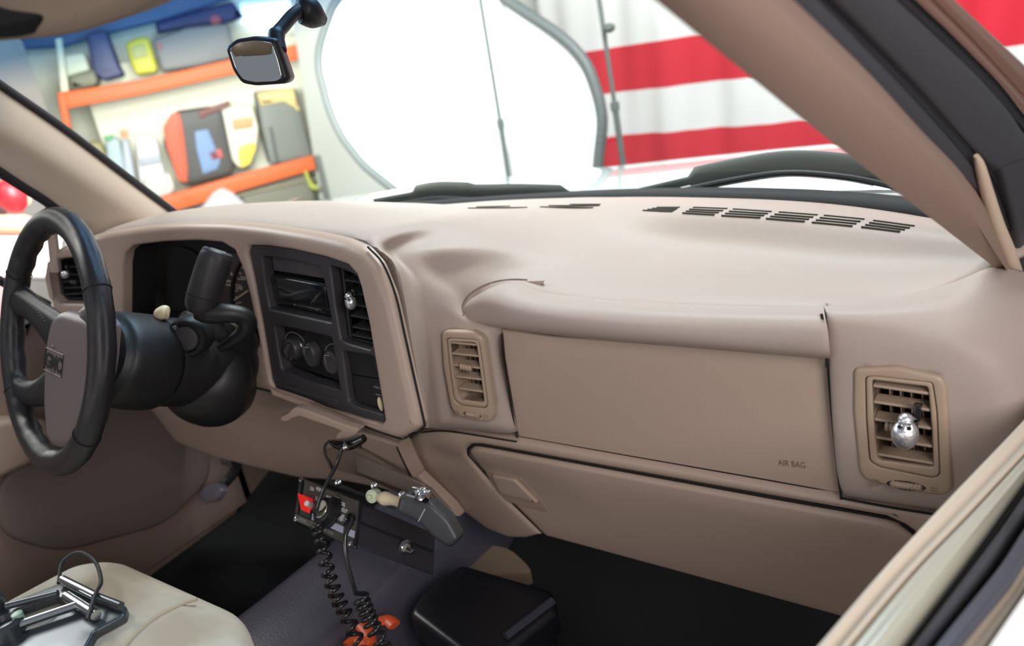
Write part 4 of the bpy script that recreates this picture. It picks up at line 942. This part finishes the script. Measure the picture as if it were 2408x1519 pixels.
cb_ = MB().tube(smooth([CZ.pos(*CZ.uv(*q), h) for q, h in (((150, 1398), .02), ((165, 1362), .03), ((205, 1345), .035), ((240, 1360), .03), ((252, 1400), .025), ((242, 1440), .03), ((225, 1500), .03))], 8), .0028, 8).build('cable', RUB)
tag(cb_, 'thin black cable looped over the metal bracket on the seat', 'cable')
# ================================================================ PEDAL
pd = thing('brake_pedal', at(500, 1160, 1.75), 'dark brake pedal with a grey worn pad under the dashboard', 'pedal')
PFm = PlaneF(at(500, 1160, 1.72), Vector((.95, -.3, 0)), Vector((0, .45, .9)))
panel(PFm, fillet([(466, 1162), (482, 1142), (512, 1136), (520, 1152), (506, 1176), (478, 1184)], 6, 3), 0, .016, .005, grid=.02).build('pad', mat('pedal_pad', g(150, 148, 165), .3, .3), pd)
MB().tube(smooth([at(*q) for q in ((503, 1160, 1.74), (535, 1130, 1.75), (555, 1100, 1.74), (548, 1070, 1.72))], 6), .012, 10, sq=(1, .6)).build('pedal_arm', mat('pedal_arm', (.05, .05, .055), .4, .4), pd)
MB().lathe(at(545, 1082, 1.70), (1, 0, 0), [(.016, -.02), (.016, .02), (0, .02)], 14).build('pivot', SLV, pd)
# ================================================================ SIREN CONTROL BOX
sb = thing('siren_control_box', at(770, 1200, 1.15), 'black siren control box with a red switch and knob under the centre stack', 'control box')
QS = QF3(at(704, 1122, 1.225), at(846, 1176, 1.10), at(832, 1290, 1.055), at(690, 1227, 1.178))
BXM = mat('box_black_paint', (.04, .042, .055), .38, .2, bump=('noise', 500, .15)); FPM = mat('face_plate_olive', (.085, .08, .068), .4)
m = MB(); m.qbox(QS, .03, .97, .04, .96, -.165, -.006); bevel(m.build('case', BXM, sb), .003)
m = MB(); m.qbox(QS, 0, 1, 0, 1, -.008, -.001); bevel(m.build('bezel', BLKG, sb), .003)
m = MB(); m.qbox(QS, .10, .985, .03, .80, -.002, 0); m.build('face_plate', FPM, sb)
m = MB(); m.qbox(QS, .02, .98, .81, .97, -.003, .002); bevel(m.build('lower_rail', mat('rail_metal', (.11, .105, .095), .35, .6), sb), .001)
m = MB(); m.qbox(QS, .02, .07, .06, .80, -.003, .002); bevel(m.build('side_rail', mat('rail_metal_dark', (.05, .05, .048), .3, .5), sb), .001)
PLT = mat('pale_strip', g(185, 188, 205), .4)
for u0, u1 in ((.10, .34), (.47, .82), (.89, .985)):
    m = MB(); m.qbox(QS, u0, u1, .66, .80, -.002, .0008); m.build('pale_strip', PLT, sb)
for u, v in ((.045, .04), (.05, .92), (.95, .93)):
    m = MB(); m.lathe(QS.pos(u, v, .001), QS.n, [(.004, 0), (.004, .002), (.0025, .003), (0, .003)], 14); m.build('screw', CHROME, sb)
def qtext(s_, u0, u1, v0, v1, m, par=sb):
    return text(s_, lambda x, y, z: QS.pos(u0+x, v1-y*(v1-v0), z+.0006), 1, u1-u0, m, par)
for s_, u, v, wd in (('ON', .246, .143, .06), ('WRN', .36, .10, .09), ('N', .346, .315, .03), ('MAN', .553, .198, .10), ('HF', .668, .155, .055), ('WAIL', .758, .215, .10), ('YELP', .795, .33, .10), ('PIER', .775, .535, .10)):
    qtext(s_, u-wd/2, u+wd/2, v-.04, v+.045, WHT)
for s_, u0, u1 in (('POWER', .13, .25), ('FUNCTION', .50, .69), ('PA', .86, .90)):
    text(s_, lambda x, y, z, u0=u0: QS.pos(u0+x, .925-y*.075, .0024+z), 1, u1-u0, GREYP, sb)
RED = mat('red_switch', (.62, .012, .01), .3, em=((1, .03, .02), .25))
m = MB(); m.hexa([QS.pos(.13, .36, .014), QS.pos(.29, .36, .014), QS.pos(.29, .70, .003), QS.pos(.13, .70, .003), QS.pos(.13, .36, 0), QS.pos(.29, .36, 0), QS.pos(.29, .70, 0), QS.pos(.13, .70, 0)]); bevel(m.build('rocker_switch', RED, sb), .0012)
m = MB(); m.qbox(QS, .115, .305, .60, .80, 0, .0035); bevel(m.build('switch_frame', BLK, sb), .0008)
MB().tube([QS.pos(.30, .50, .003), QS.pos(.33, .50, .016)], .0042, 12).build('toggle_tip', mat('white_tip', (.8, .75, .78), .3), sb)
kn = MB().lathe(QS.pos(.60, .50, 0), QS.n, [(.024, 0), (.0235, .004), (.0205, .005), (.019, .017), (.0165, .019), (0, .019)], 30).build('function_knob', BLK, sb)
MB().lathe(QS.pos(.60, .50, .019), QS.n, [(.0135, 0), (.013, .0012), (0, .0015)], 26).build('knob_cap', mat('brushed_cap', (.75, .73, .62), .25, 1), kn)
m = MB(); m.box(QS.pos(.60, .30, .012), (.012, .012, .004)); m.build('knob_pointer', BLKD, kn)
MB().lathe(QS.pos(.905, .50, 0), QS.n, [(.0105, 0), (.0105, .004), (.006, .006), (.006, .012), (0, .012)], 22).build('jack', BLKG, sb)
MB().lathe(QS.pos(.905, .50, .010), QS.n, [(.005, 0), (.005, .006), (0, .006)], 14).build('jack_plug', CHROME, sb)
# bolt on the case side
sdv = (QS.c[1]-QS.c[0]).normalized()
bp_ = QS.pos(.98, .62, -.10)
MB().lathe(bp_, sdv, [(.012, -.002), (.014, .001), (.0075, .002), (.0075, .005), (.005, .006), (.0035, .018), (0, .019)], 18).build('side_bolt', CHROME, sb)
m = MB(); m.qbox(QS, .972, .985, .42, .46, -.16, -.01); m.build('case_seam', BLKD, sb)
# mounting bracket between box and dash
br = thing('mounting_bracket', at(880, 1130, 1.15), 'black steel bracket carrying the control box beneath the dashboard', 'bracket')
m = MB(); m.hexa([at(830, 1062, 1.13), at(1000, 1140, 1.05), at(1008, 1178, 1.05), at(840, 1110, 1.13), at(830, 1062, 1.15), at(1000, 1140, 1.07), at(1008, 1178, 1.07), at(840, 1110, 1.15)]); bevel(m.build('plate', mat('bracket_brown', g(98, 86, 76), .6), br), .002)
m = MB(); m.hexa([at(768, 1125, 1.19), at(930, 1190, 1.07), at(932, 1200, 1.07), at(768, 1137, 1.19), at(768, 1125, 1.21), at(930, 1190, 1.09), at(932, 1200, 1.09), at(768, 1137, 1.21)]); bevel(m.build('rail', mat('rail_grey', (.07, .07, .072), .35, .5), br), .001)
for q in ((795, 1135, 1.16), (880, 1142, 1.09), (946, 1163, 1.04)):
    MB().lathe(at(*q), (cf*-1), [(.005, -.004), (.005, .001), (.003, .002), (.003, .005), (0, .006)], 14).build('bolt', CHROME, br)
m = MB(); m.box(at(992, 1158, .985), (.03, .004, .012)); m.box(at(1000, 1170, .985), (.008, .006, .03)); m.box(at(985, 1172, .985), (.006, .006, .024)); bevel(m.build('wing_clip', CHROME, br), .001)
pl_ = thing('wire_connector', at(900, 1172, 1.05), 'cream and pale green plastic connectors on the bracket rail', 'connector')
MB().lathe(at(877, 1166, 1.07), (cf*-1+cx*-.4), [(.0085, -.01), (.0095, -.002), (.0095, .004), (.006, .006), (.003, .006), (.0025, .010), (0, .010)], 18).build('green_plug', mat('pale_green_plug', g(196, 210, 178), .4), pl_)
MB().tube(smooth([at(*q) for q in ((890, 1168, 1.065), (905, 1172, 1.06), (925, 1176, 1.055), (946, 1182, 1.05))], 5), [v.x for v in smooth([Vector((r, 0, 0)) for r in (.006, .010, .0075, .008)], 5)], 12).build('cream_sleeve', CREAM, pl_)
# microphone
mc = thing('radio_microphone', at(990, 1220, 1.0), 'black handheld microphone hung at the right of the control box', 'microphone')
MFm = PlaneF(at(970, 1215, .98), Vector((.88, .30, -.36)), Vector((.25, .55, .80)))
panel(MFm, fillet([(929, 1206), (937, 1171), (951, 1160), (1011, 1180), (1056, 1222), (1082, 1270), (1056, 1292), (1020, 1268), (981, 1229)], 14, 4), 0, .034, .006, grid=.02, nb=3).build('microphone_body', mat('mic_plastic', (.035, .036, .04), .42, bump=('noise', 400, .1)), mc)
MB().tube([MFm.pos(*MFm.uv(1000, 1196), .0003), MFm.pos(*MFm.uv(984, 1226), .0003)], .0009, 6).build('edge_line', mat('pale_edge', (.4, .4, .42), .4), mc)  # thin pale line along an edge of the microphone
MB().lathe(at(1000, 1172, .965), (0, -.6, .8), [(.007, 0), (.007, .01), (.004, .012), (0, .012)], 14).build('hanger_button', CHROME, mc)
# cords
def coil(path, R, turns, r, n=12, r1=None):
    P = smooth(path, 10); out = []; tot = len(P)-1
    N = int(turns*n)
    up = Vector((0, 1, 0))
    for i in range(N+1):
        t = i/N*tot; k = min(int(t), tot-1); c = P[k].lerp(P[k+1], t-k); T = (P[k+1]-P[k]).normalized()
        u = (up-T*up.dot(T)).normalized(); v = T.cross(u); a = 2*math.pi*i/n; RR_ = R if r1 is None else R+(r1-R)*i/N
        out.append(c+(u*math.cos(a)+v*math.sin(a))*RR_)
    return out
CORD = mat('cord_black', (.02, .02, .021), .25, coat=.3)
c1 = [at(*q) for q in ((812, 1040, 1.10), (800, 1066, 1.10), (790, 1095, 1.10), (766, 1140, 1.11), (752, 1175, 1.11), (745, 1200, 1.11), (744, 1222, 1.12))]
c1c = coil([at(*q) for q in ((744, 1228, 1.12), (755, 1270, 1.12), (770, 1340, 1.12), (790, 1400, 1.11), (815, 1450, 1.10), (850, 1530, 1.09))], .0088, 13, .0032)
cd = MB().tube(smooth(c1, 6)+c1c, .0031, 8).build('coiled_cord', CORD, ang=80); tag(cd, 'black coiled cord hanging in front of the control box face', 'cord')
c2 = [at(*q) for q in ((826, 1228, 1.045), (812, 1262, 1.035), (814, 1310, 1.03), (826, 1360, 1.03), (836, 1395, 1.035))]
c2c = coil([at(*q) for q in ((848, 1404, 1.05), (862, 1440, 1.05), (880, 1480, 1.05), (915, 1550, 1.05))], .0092, 8, .0032)
cd = MB().tube(smooth(c2, 6)+c2c, .0032, 8).build('coiled_cord', CORD, ang=80); tag(cd, 'black coiled cord plugged into the jack of the control box', 'cord')
mcp = thing('microphone_clip', at(815, 1040, 1.12), 'black cord end clipped under the tan cup holder', 'clip')
MB().tube(smooth([at(*q) for q in ((780, 1040, 1.13), (800, 1046, 1.12), (830, 1042, 1.11), (856, 1030, 1.10))], 5), [v.x for v in smooth([Vector((r, 0, 0)) for r in (.004, .008, .009, .006)], 5)], 12).build('clip_body', BLKG, mcp)
MB().tube(smooth([at(*q) for q in ((775, 1036, 1.13), (764, 1050, 1.13), (766, 1072, 1.13), (778, 1092, 1.13), (783, 1110, 1.14))], 6), .0022, 8).build('wire_loop', CORD, mcp)
MB().ball(at(812, 1052, 1.095), .005, 10, 8).build('cord_eye', CHROME, mcp)
# ================================================================ FOOTWELL FLOOR
bx = thing('storage_box', onZ(1140, 1400, .02), 'black plastic box on the floor below the glove box', 'box')
BZ = PlaneF((0, 0, .19), (1, 0, 0), (0, 1, 0))
panel(BZ, fillet([(1040, 1350), (1085, 1322), (1300, 1385), (1312, 1432), (1180, 1540), (1120, 1560), (960, 1440), (985, 1400)], 14, 4), 0, .045, .012, grid=.03).build('lid', mat('box_black', (.012, .013, .018), .35, bump=('noise', 300, .1)), bx)
panel(BZ, fillet([(1045, 1362), (1085, 1335), (1290, 1395), (1295, 1432), (1180, 1530), (1120, 1548), (975, 1445), (995, 1410)], 14, 4), -.045, .12, .01, grid=.04).build('box_body', BLK, bx)
MB().tube([BZ.pos(*BZ.uv(1190, 1502), .004), BZ.pos(*BZ.uv(1300, 1418), .004)], .007, 8).build('handle', mat('handle_dark', (.05, .055, .07), .3), bx)
mt_ = panel(PlaneF((0, 0, .02), (1, 0, 0), (0, 1, 0)), fillet([(880, 1430), (1000, 1400), (1300, 1418), (1560, 1452), (1500, 1700), (850, 1700)], 14, 4), .006, .012, .004, grid=.06).build('floor_mat', CARPT)
tag(mt_, 'tan carpet floor mat in the passenger footwell', 'floor mat')
mt2 = panel(PlaneF((0, 0, .10), (1, 0, 0), (0, 1, 0)), fillet([(1075, 1270), (1200, 1285), (1260, 1345), (1070, 1350)], 30, 4), .0, .03, .006, grid=.03).build('carpet_fold', CARPT)
tag(mt2, 'folded strip of tan carpet behind the black box', 'carpet')
org = thing('orange_strap', onZ(870, 1490, .16), 'orange plastic strap lying by the cord at the bottom edge', 'strap')
ORG = mat('orange_plastic', g(235, 95, 50), .4)
for q in (((850, 1470), (865, 1490), (872, 1519)), ((890, 1462), (912, 1458), (928, 1470)), ((815, 1519), (835, 1505), (860, 1512)), ((868, 1500), (850, 1540), (840, 1560))):
    MB().tube(smooth([onZ(*a, .17) for a in q], 5), .011, 8, sq=(.5, 1)).build('strap_piece', ORG, org)
# ================================================================ GARAGE BEYOND THE GLASS
FLOOR_Z = -.62
gf = MB().box((0, 3, FLOOR_Z-.02), (16, 14, .04)).build('floor_3', mat('garage_concrete', g(120, 118, 112), .7, var=(1.5, g(90, 90, 86), .4, .6))); gf['kind'] = 'structure'
WALLG = mat('garage_wall_paint', g(205, 212, 206), .8)
MB().box((1.0, 4.70, 1.0), (8.4, .1, 3.3)).build('wall_back', WALLG)['kind'] = 'structure'
ru = Vector((.555, .831, 0)).normalized(); P0 = at(150, 235, 5.0); rn = Vector((-.831, .555, 0)).normalized()
RK = PlaneF(P0, ru, (0, 0, 1))
rz = lambda u, v, w_=0: RK.pos(u, v, w_)
def slab(u0, u1, z0, z1, w0, w1, name, m, par=None):   # w towards the camera, z absolute
    mb = MB(); mb.hexa([rz(u0, z1-P0.z, w1), rz(u1, z1-P0.z, w1), rz(u1, z0-P0.z, w1), rz(u0, z0-P0.z, w1), rz(u0, z1-P0.z, w0), rz(u1, z1-P0.z, w0), rz(u1, z0-P0.z, w0), rz(u0, z0-P0.z, w0)])
    return bevel(mb.build(name, m, par), .008)
slab(-3.0, 1.75, FLOOR_Z, 2.8, -.95, -.85, 'wall_left', mat('cream_wall', g(235, 236, 218), .8))['kind'] = 'structure'
def rpan(poly, off, th, name, m, par=None, bev=.01, holes=(), grid=.08): return panel(RK, poly, off, th, bev, holes, grid=grid, nb=3).build(name, m, par)
ORB = mat('orange_beam', g(232, 104, 48), .5)
rk = thing('storage_rack', rz(.7, FLOOR_Z-P0.z, -.3), 'storage rack with orange beams against the wall outside', 'rack')
rpan([(134, 219), (330, 188), (535, 141), (700, 104), (700, 142), (535, 178), (330, 224), (140, 259)], 0, .06, 'beam', ORB, rk)
rpan([(345, 474), (560, 412), (736, 366), (744, 398), (570, 448), (400, 500)], 0, .06, 'beam', ORB, rk)
z_hi = rz(0, RK.uv(340, 190).y).z; z_lo = rz(0, RK.uv(560, 412).y).z
rpan([(134, 219), (150, 216), (168, 310), (215, 520), (200, 520), (150, 310)], .01, .08, 'upright', ORB, rk)
rpan([(742, 366), (754, 364), (790, 520), (776, 520)], .01, .08, 'upright', mat('grey_upright', g(120, 125, 122), .5), rk)
rpan([(128, 90), (143, 88), (160, 214), (142, 218)], -.02, .06, 'upright', mat('cream_upright', g(222, 222, 196), .6), rk)
u0_, u1_ = RK.uv(150, 235).x, RK.uv(740, 380).x
slab(u0_, u1_, z_hi-.04, z_hi-.02, -.36, -.06, 'shelf', mat('shelf_grey', g(140, 140, 132), .7), rk)
slab(u0_, u1_, z_lo-.16, z_lo-.14, -.36, -.06, 'shelf', mat('shelf_wood', g(150, 146, 125), .7), rk)
slab(u0_+.1, u1_+.4, z_lo-.7, z_hi+.15, -.42, -.38, 'back_board', mat('cream_board', g(246, 246, 226), .8), rk)
def item(name, poly, off, th, col_, lab, cat, extra=(), grp=None, r=8, rough=.5):
    c = RK.uv(*[sum(q[i] for q in poly)/len(poly) for i in (0, 1)]); t = thing(name, rz(c.x, c.y, off), lab, cat, grp)
    rpan(fillet(poly, r, 3), off, th, 'body', mat(name+'_colour', g(*col_), rough), t, .02)
    for i, (nm, pl2, cl2) in enumerate(extra):
        rpan(fillet(pl2, 4, 3), off+.012, .02, nm, mat(name+'_'+nm, g(*cl2), .5), t, .004)
    return t
item('tool_bag', [(392, 285), (415, 262), (500, 250), (525, 262), (552, 400), (540, 414), (440, 438), (420, 430), (384, 340)], -.08, .24, (72, 72, 70), 'black tool bag with an orange side panel on the rack', 'tool bag',
     [('orange_panel', [(383, 300), (402, 268), (422, 264), (430, 300), (442, 400), (440, 432), (420, 428), (392, 350)], (212, 92, 60)), ('label_patch', [(458, 310), (490, 305), (520, 380), (512, 400), (478, 412), (462, 350)], (120, 150, 190)), ('red_patch', [(490, 360), (520, 350), (528, 372), (500, 380)], (190, 90, 85)), ('top_strap', [(466, 262), (540, 236), (546, 246), (472, 280)], (120, 70, 66))])
item('cardboard_box', [(520, 262), (545, 250), (595, 245), (612, 300), (608, 345), (590, 385), (565, 400), (548, 380)], -.1, .25, (226, 222, 205), 'white box with a yellow corner standing right of the tool bag', 'box',
     [('yellow_label', [(564, 346), (602, 336), (604, 352), (590, 388), (570, 398), (562, 370)], (240, 222, 84)), ('red_label', [(545, 282), (596, 275), (598, 300), (552, 308)], (222, 160, 110))])
item('plastic_jug', [(245, 330), (262, 322), (280, 330), (296, 420), (292, 432), (262, 420), (250, 380)], -.06, .12, (176, 196, 200), 'pale blue jug with a green cap at the left of the lower shelf', 'jug', [('cap', [(240, 322), (264, 316), (266, 330), (246, 334)], (96, 165, 110))])
item('spray_bottle', [(284, 330), (300, 326), (318, 420), (314, 440), (292, 430)], -.05, .1, (190, 196, 206), 'grey spray bottle with an orange top beside the jug', 'bottle', [('trigger', [(280, 308), (298, 304), (302, 322), (284, 326)], (240, 150, 110))])
item('plastic_bottle', [(318, 330), (345, 318), (368, 330), (392, 430), (396, 450), (340, 462), (326, 420)], -.04, .14, (222, 224, 228), 'large white bottle left of the tool bag', 'bottle', [('label_band', [(326, 372), (376, 362), (380, 384), (330, 394)], (170, 176, 186))])
item('paper_bag', [(335, 420), (400, 406), (412, 440), (406, 456), (352, 472), (340, 450)], .0, .1, (208, 204, 196), 'small pale paper bag in front of the white bottle', 'bag')
item('canvas_bag', [(196, 345), (215, 330), (240, 338), (258, 400), (250, 430), (215, 400)], -.02, .12, (150, 142, 96), 'olive canvas bag half hidden by the left pillar', 'bag')
item('yellow_container', [(292, 100), (320, 86), (348, 84), (370, 160), (366, 170), (318, 176), (306, 150)], -.10, .25, (196, 196, 60), 'yellow container standing on the upper shelf', 'container', [('grey_label', [(305, 108), (338, 100), (346, 130), (312, 138)], (175, 178, 110))])
item('dark_bin', [(196, 76), (245, 66), (276, 150), (290, 176), (240, 190), (215, 170)], -.12, .25, (66, 72, 110), 'navy blue bin left of the yellow container', 'bin')
item('grey_case', [(355, 90), (440, 60), (540, 50), (560, 132), (470, 155), (380, 168)], -.14, .2, (118, 122, 124), 'long grey case on the upper shelf right of the yellow container', 'case', [('red_mark', [(366, 100), (378, 98), (382, 112), (372, 116)], (160, 100, 95))])
item('olive_box', [(156, 178), (215, 160), (228, 188), (222, 202), (160, 214)], -.1, .25, (120, 122, 104), 'olive box at the left end of the upper shelf', 'box')
item('cream_carton', [(122, 128), (188, 118), (204, 160), (200, 170), (140, 182)], -.24, .1, (222, 226, 200), 'cream carton behind the olive box on the upper shelf', 'carton')
lk = item('steel_locker', [(604, 215), (700, 206), (722, 300), (742, 372), (640, 392), (618, 300)], -.10, .24, (122, 128, 122), 'grey steel locker behind the mirror', 'locker', [('door_seam', [(636, 300), (642, 298), (660, 384), (652, 386)], (90, 95, 92))])
item('yellow_notice', [(606, 218), (696, 206), (708, 262), (690, 250), (672, 240), (616, 250)], -.08, .03, (226, 204, 140), 'yellow paper notice on the grey locker', 'notice', r=2)
item('green_clamp', [(714, 404), (722, 400), (732, 428), (752, 440), (748, 448), (728, 444)], .03, .04, (190, 196, 90), 'small yellow green clamp hanging below the rack', 'clamp')
item('grey_bin', [(640, 402), (728, 380), (745, 470), (748, 520), (600, 520), (560, 450)], -.08, .25, (130, 130, 116), 'olive grey bin under the lower beam', 'bin')
item('white_sack', [(500, 452), (520, 440), (545, 450), (590, 490), (600, 520), (440, 520), (480, 480)], .05, .2, (196, 196, 200), 'pale sack on the ground below the rack', 'sack')
item('blue_banner', [(0, 104), (120, 96), (200, 70), (370, 30), (560, -30), (560, -60), (0, -60)], -.7, .03, (74, 104, 150), 'wide blue banner high on the garage wall', 'banner', r=2)
item('navy_panel', [(365, 64), (360, 34), (480, 0), (560, -20), (590, 20), (560, 34), (440, 50)], -.6, .03, (52, 56, 110), 'navy panel above the upper shelf', 'panel', [('red_dot', [(500, 24), (512, 14), (526, 18), (532, 32), (522, 42), (506, 40)], (190, 90, 110))], r=3)
sk = item('sky_glow_panel', [(584, -20), (750, -30), (740, 20), (700, 30), (590, 36)], -.75, .03, (235, 240, 245), 'added glowing white panel for the bright sky beyond the top of the glass', 'sky panel', r=3)  # glowing panel added to stand in for the bright sky
sk.children[0].active_material.node_tree.nodes['Principled BSDF'].inputs['Emission Color'].default_value = (1, 1, 1, 1)
sk.children[0].active_material.node_tree.nodes['Principled BSDF'].inputs['Emission Strength'].default_value = 2.2
# pale column between rack and reflector
MB().hexa([onY(672, 0-60, 4.0), onY(900, -60, 4.0), onY(1010, 620, 4.0), onY(775, 620, 4.0)]+[q+Vector((0, .3, 0)) for q in (onY(672, -60, 4.0), onY(900, -60, 4.0), onY(1010, 620, 4.0), onY(775, 620, 4.0))]).build('wall_front', WALLG)['kind'] = 'structure'
# --- flag on the back wall
YF = 4.45
fm = bpy.data.materials.new('flag_cloth'); fm.use_nodes = True; nt = fm.node_tree; b = nt.nodes['Principled BSDF']; b.inputs['Roughness'].default_value = .8
tcn = nt.nodes.new('ShaderNodeTexCoord'); sp = nt.nodes.new('ShaderNodeSeparateXYZ'); nt.links.new(tcn.outputs['Object'], sp.inputs[0])
kk = YF/4.0; STR = .2365*kk; ztop = 1.02-(1.02-.884)*kk        # top edge of the upper red stripe in view
def mth(op, a, b_=None):
    n = nt.nodes.new('ShaderNodeMath'); n.operation = op
    for i, q in enumerate((a, b_)):
        if q is None: continue
        if isinstance(q, (int, float)): n.inputs[i].default_value = q
        else: nt.links.new(q, n.inputs[i])
    return n.outputs[0]
ph0 = mth('DIVIDE', mth('SUBTRACT', ztop, sp.outputs['Z']), STR); ph = mth('ADD', mth('MAXIMUM', ph0, 0.0), mth('MULTIPLY', mth('MINIMUM', ph0, 0.0), .72)); par_ = mth('FLOORED_MODULO', ph, 2.0) if False else mth('MODULO', mth('ADD', ph, 20.0), 2.0)
red = mth('LESS_THAN', par_, 1.0)
can = mth('MULTIPLY', mth('GREATER_THAN', sp.outputs['Z'], ztop+STR*1.36), mth('LESS_THAN', sp.outputs['X'], -1.33))
m1 = nt.nodes.new('ShaderNodeMix'); m1.data_type = 'RGBA'; m1.inputs[6].default_value = (*g(236, 238, 238), 1); m1.inputs[7].default_value = (*g(214, 38, 58), 1); nt.links.new(red, m1.inputs[0])
m2 = nt.nodes.new('ShaderNodeMix'); m2.data_type = 'RGBA'; m2.inputs[7].default_value = (*g(60, 66, 130), 1); nt.links.new(m1.outputs[2], m2.inputs[6]); nt.links.new(can, m2.inputs[0]); nt.links.new(m2.outputs[2], b.inputs['Base Color'])
zb = ztop-3.42*STR
fr_rows = []
for j in range(41):
    z = zb+(2.6-zb)*j/40
    fr_rows.append([Vector((-1.95+3.9*i/90, YF+.022*math.sin(i*.55+z*1.1)+.012*math.sin(i*1.3-z*2), z+.010*math.sin(i*.3))) for i in range(91)])
fl = thicken(MB().grid(fr_rows).build('flag', fm, ang=90), .003)
tag(fl, 'large red and white striped flag hanging on the back wall', 'flag')
# --- round white reflector on a stand
rf = thing('photo_reflector', onY(1150, 520, 3.2), 'big round white photo reflector with a grey rim in front of the bonnet', 'reflector')
RF = PlaneF(onY(1100, 200, 3.2), (1, 0, 0), (0, .10, 1))
rpx = [(795, 0), (770, 58), (754, 116), (753, 160), (762, 200), (778, 258), (804, 316), (832, 356), (866, 395), (932, 448), (1000, 500), (1100, 540), (1240, 530), (1350, 480), (1400, 420), (1410, 360), (1417, 290), (1412, 245), (1402, 208), (1384, 160), (1356, 120), (1322, 88), (1281, 58), (1194, 0), (1130, -60), (1050, -100), (950, -110), (870, -80)]
RWH = mat('reflector_white', (.9, .92, .93), .6); RIM = mat('reflector_rim', g(92, 100, 100), .5)
panel(RF, rpx, 0, .01, .003, grid=.08).build('fabric', RWH, rf)
MB().tube(smooth([RF.pos(*RF.uv(*q), .004) for q in rpx], 4, closed=True), .026, 10, closed=True).build('rim', RIM, rf)
def stand(pts, lab, r=.012, knob=None):
    t = thing('light_stand', (pts[-1].x, pts[-1].y, FLOOR_Z), lab, 'stand', 'slim grey stands beyond the bonnet'); P = list(pts); P.append(Vector((pts[-1].x, pts[-1].y, FLOOR_Z+.25)))
    m_ = mat('stand_grey', g(100, 112, 110), .4)
    MB().tube(P[:2], r*.8, 10).build('upper_pole', m_, t); MB().tube(P[1:], r*1.15, 10).build('lower_pole', m_, t)
    MB().lathe(P[1], (0, 0, 1), [(r*1.6, -.02), (r*1.6, .02), (0, .02)], 14).build('collar', m_, t)
    for a in (0.4, 2.5, 4.6): MB().tube([P[-1], P[-1]+Vector((math.cos(a)*.35, math.sin(a)*.35, -.24))], .009, 8).build('leg', m_, t)
    if knob: MB().ball(knob, (.03, .03, .022), 12, 8).build('clamp_knob', mat('stand_dark', g(90, 98, 98), .5), t)
stand([onY(1118, -70, 3.14), onY(1177, 290, 3.14), onY(1200, 440, 3.14)], 'slim stand pole across the middle of the white reflector')
stand([onY(1400, -60, 3.5), onY(1446, 250, 3.5), onY(1470, 420, 3.5)], 'slim dark stand pole in front of the striped flag', .014, onY(1432, 66, 3.47))
# --- seen through the far door window
vh = thing('parked_vehicle', (-3.4, .6, FLOOR_Z), 'coral and white vehicle seen through the driver window', 'vehicle')
VX = PlaneF((-3.2, 0, 0), (0, 1, 0), (0, 0, 1)); VC = mat('coral_paint', g(245, 170, 140), .4); VW = mat('vehicle_white', g(250, 248, 244), .5)
panel(VX, fillet([(-160, 508), (60, 505), (110, 522), (118, 552), (-160, 552)], 6, 3), .02, .1, .03, grid=.2).build('bonnet_edge', VC, vh)
panel(VX, fillet([(-200, 552), (150, 552), (150, 660), (-200, 660)], 4, 3), 0, 1.2, .03, grid=.3).build('side_panel', VW, vh)
panel(VX, fillet([(-200, 640), (30, 640), (30, 760), (-200, 760)], 4, 3), .02, .1, .03, grid=.3).build('lower_panel', mat('vehicle_pink', g(240, 190, 190), .5), vh)
tc_ = thing('tool_cabinet', (-3.6, .9, FLOOR_Z), 'dark tool cabinet behind the coral vehicle', 'cabinet')
panel(VX, fillet([(-100, 380), (130, 380), (130, 520), (-100, 520)], 4, 3), -.5, .5, .02, grid=.3).build('cabinet_body', mat('cabinet_dark', g(105, 95, 96), .6), tc_)
rb = thing('red_gas_can', onX(28, 470, -3.4), 'bright red can seen behind the far pillar', 'can')
MB().ball(onX(28, 462, -3.45), (.06, .07, .085), 14, 10).build('can_body', mat('red_can', g(220, 40, 50), .4), rb); MB().ball(onX(55, 462, -3.5), (.03, .035, .05), 12, 8).build('spout', CREAM, rb)
wp_ = item
MB().box((-4.6, 0, 1.0), (.1, 5.2, 3.3)).build('wall_right', mat('side_wall', g(150, 146, 142), .8))['kind'] = 'structure'
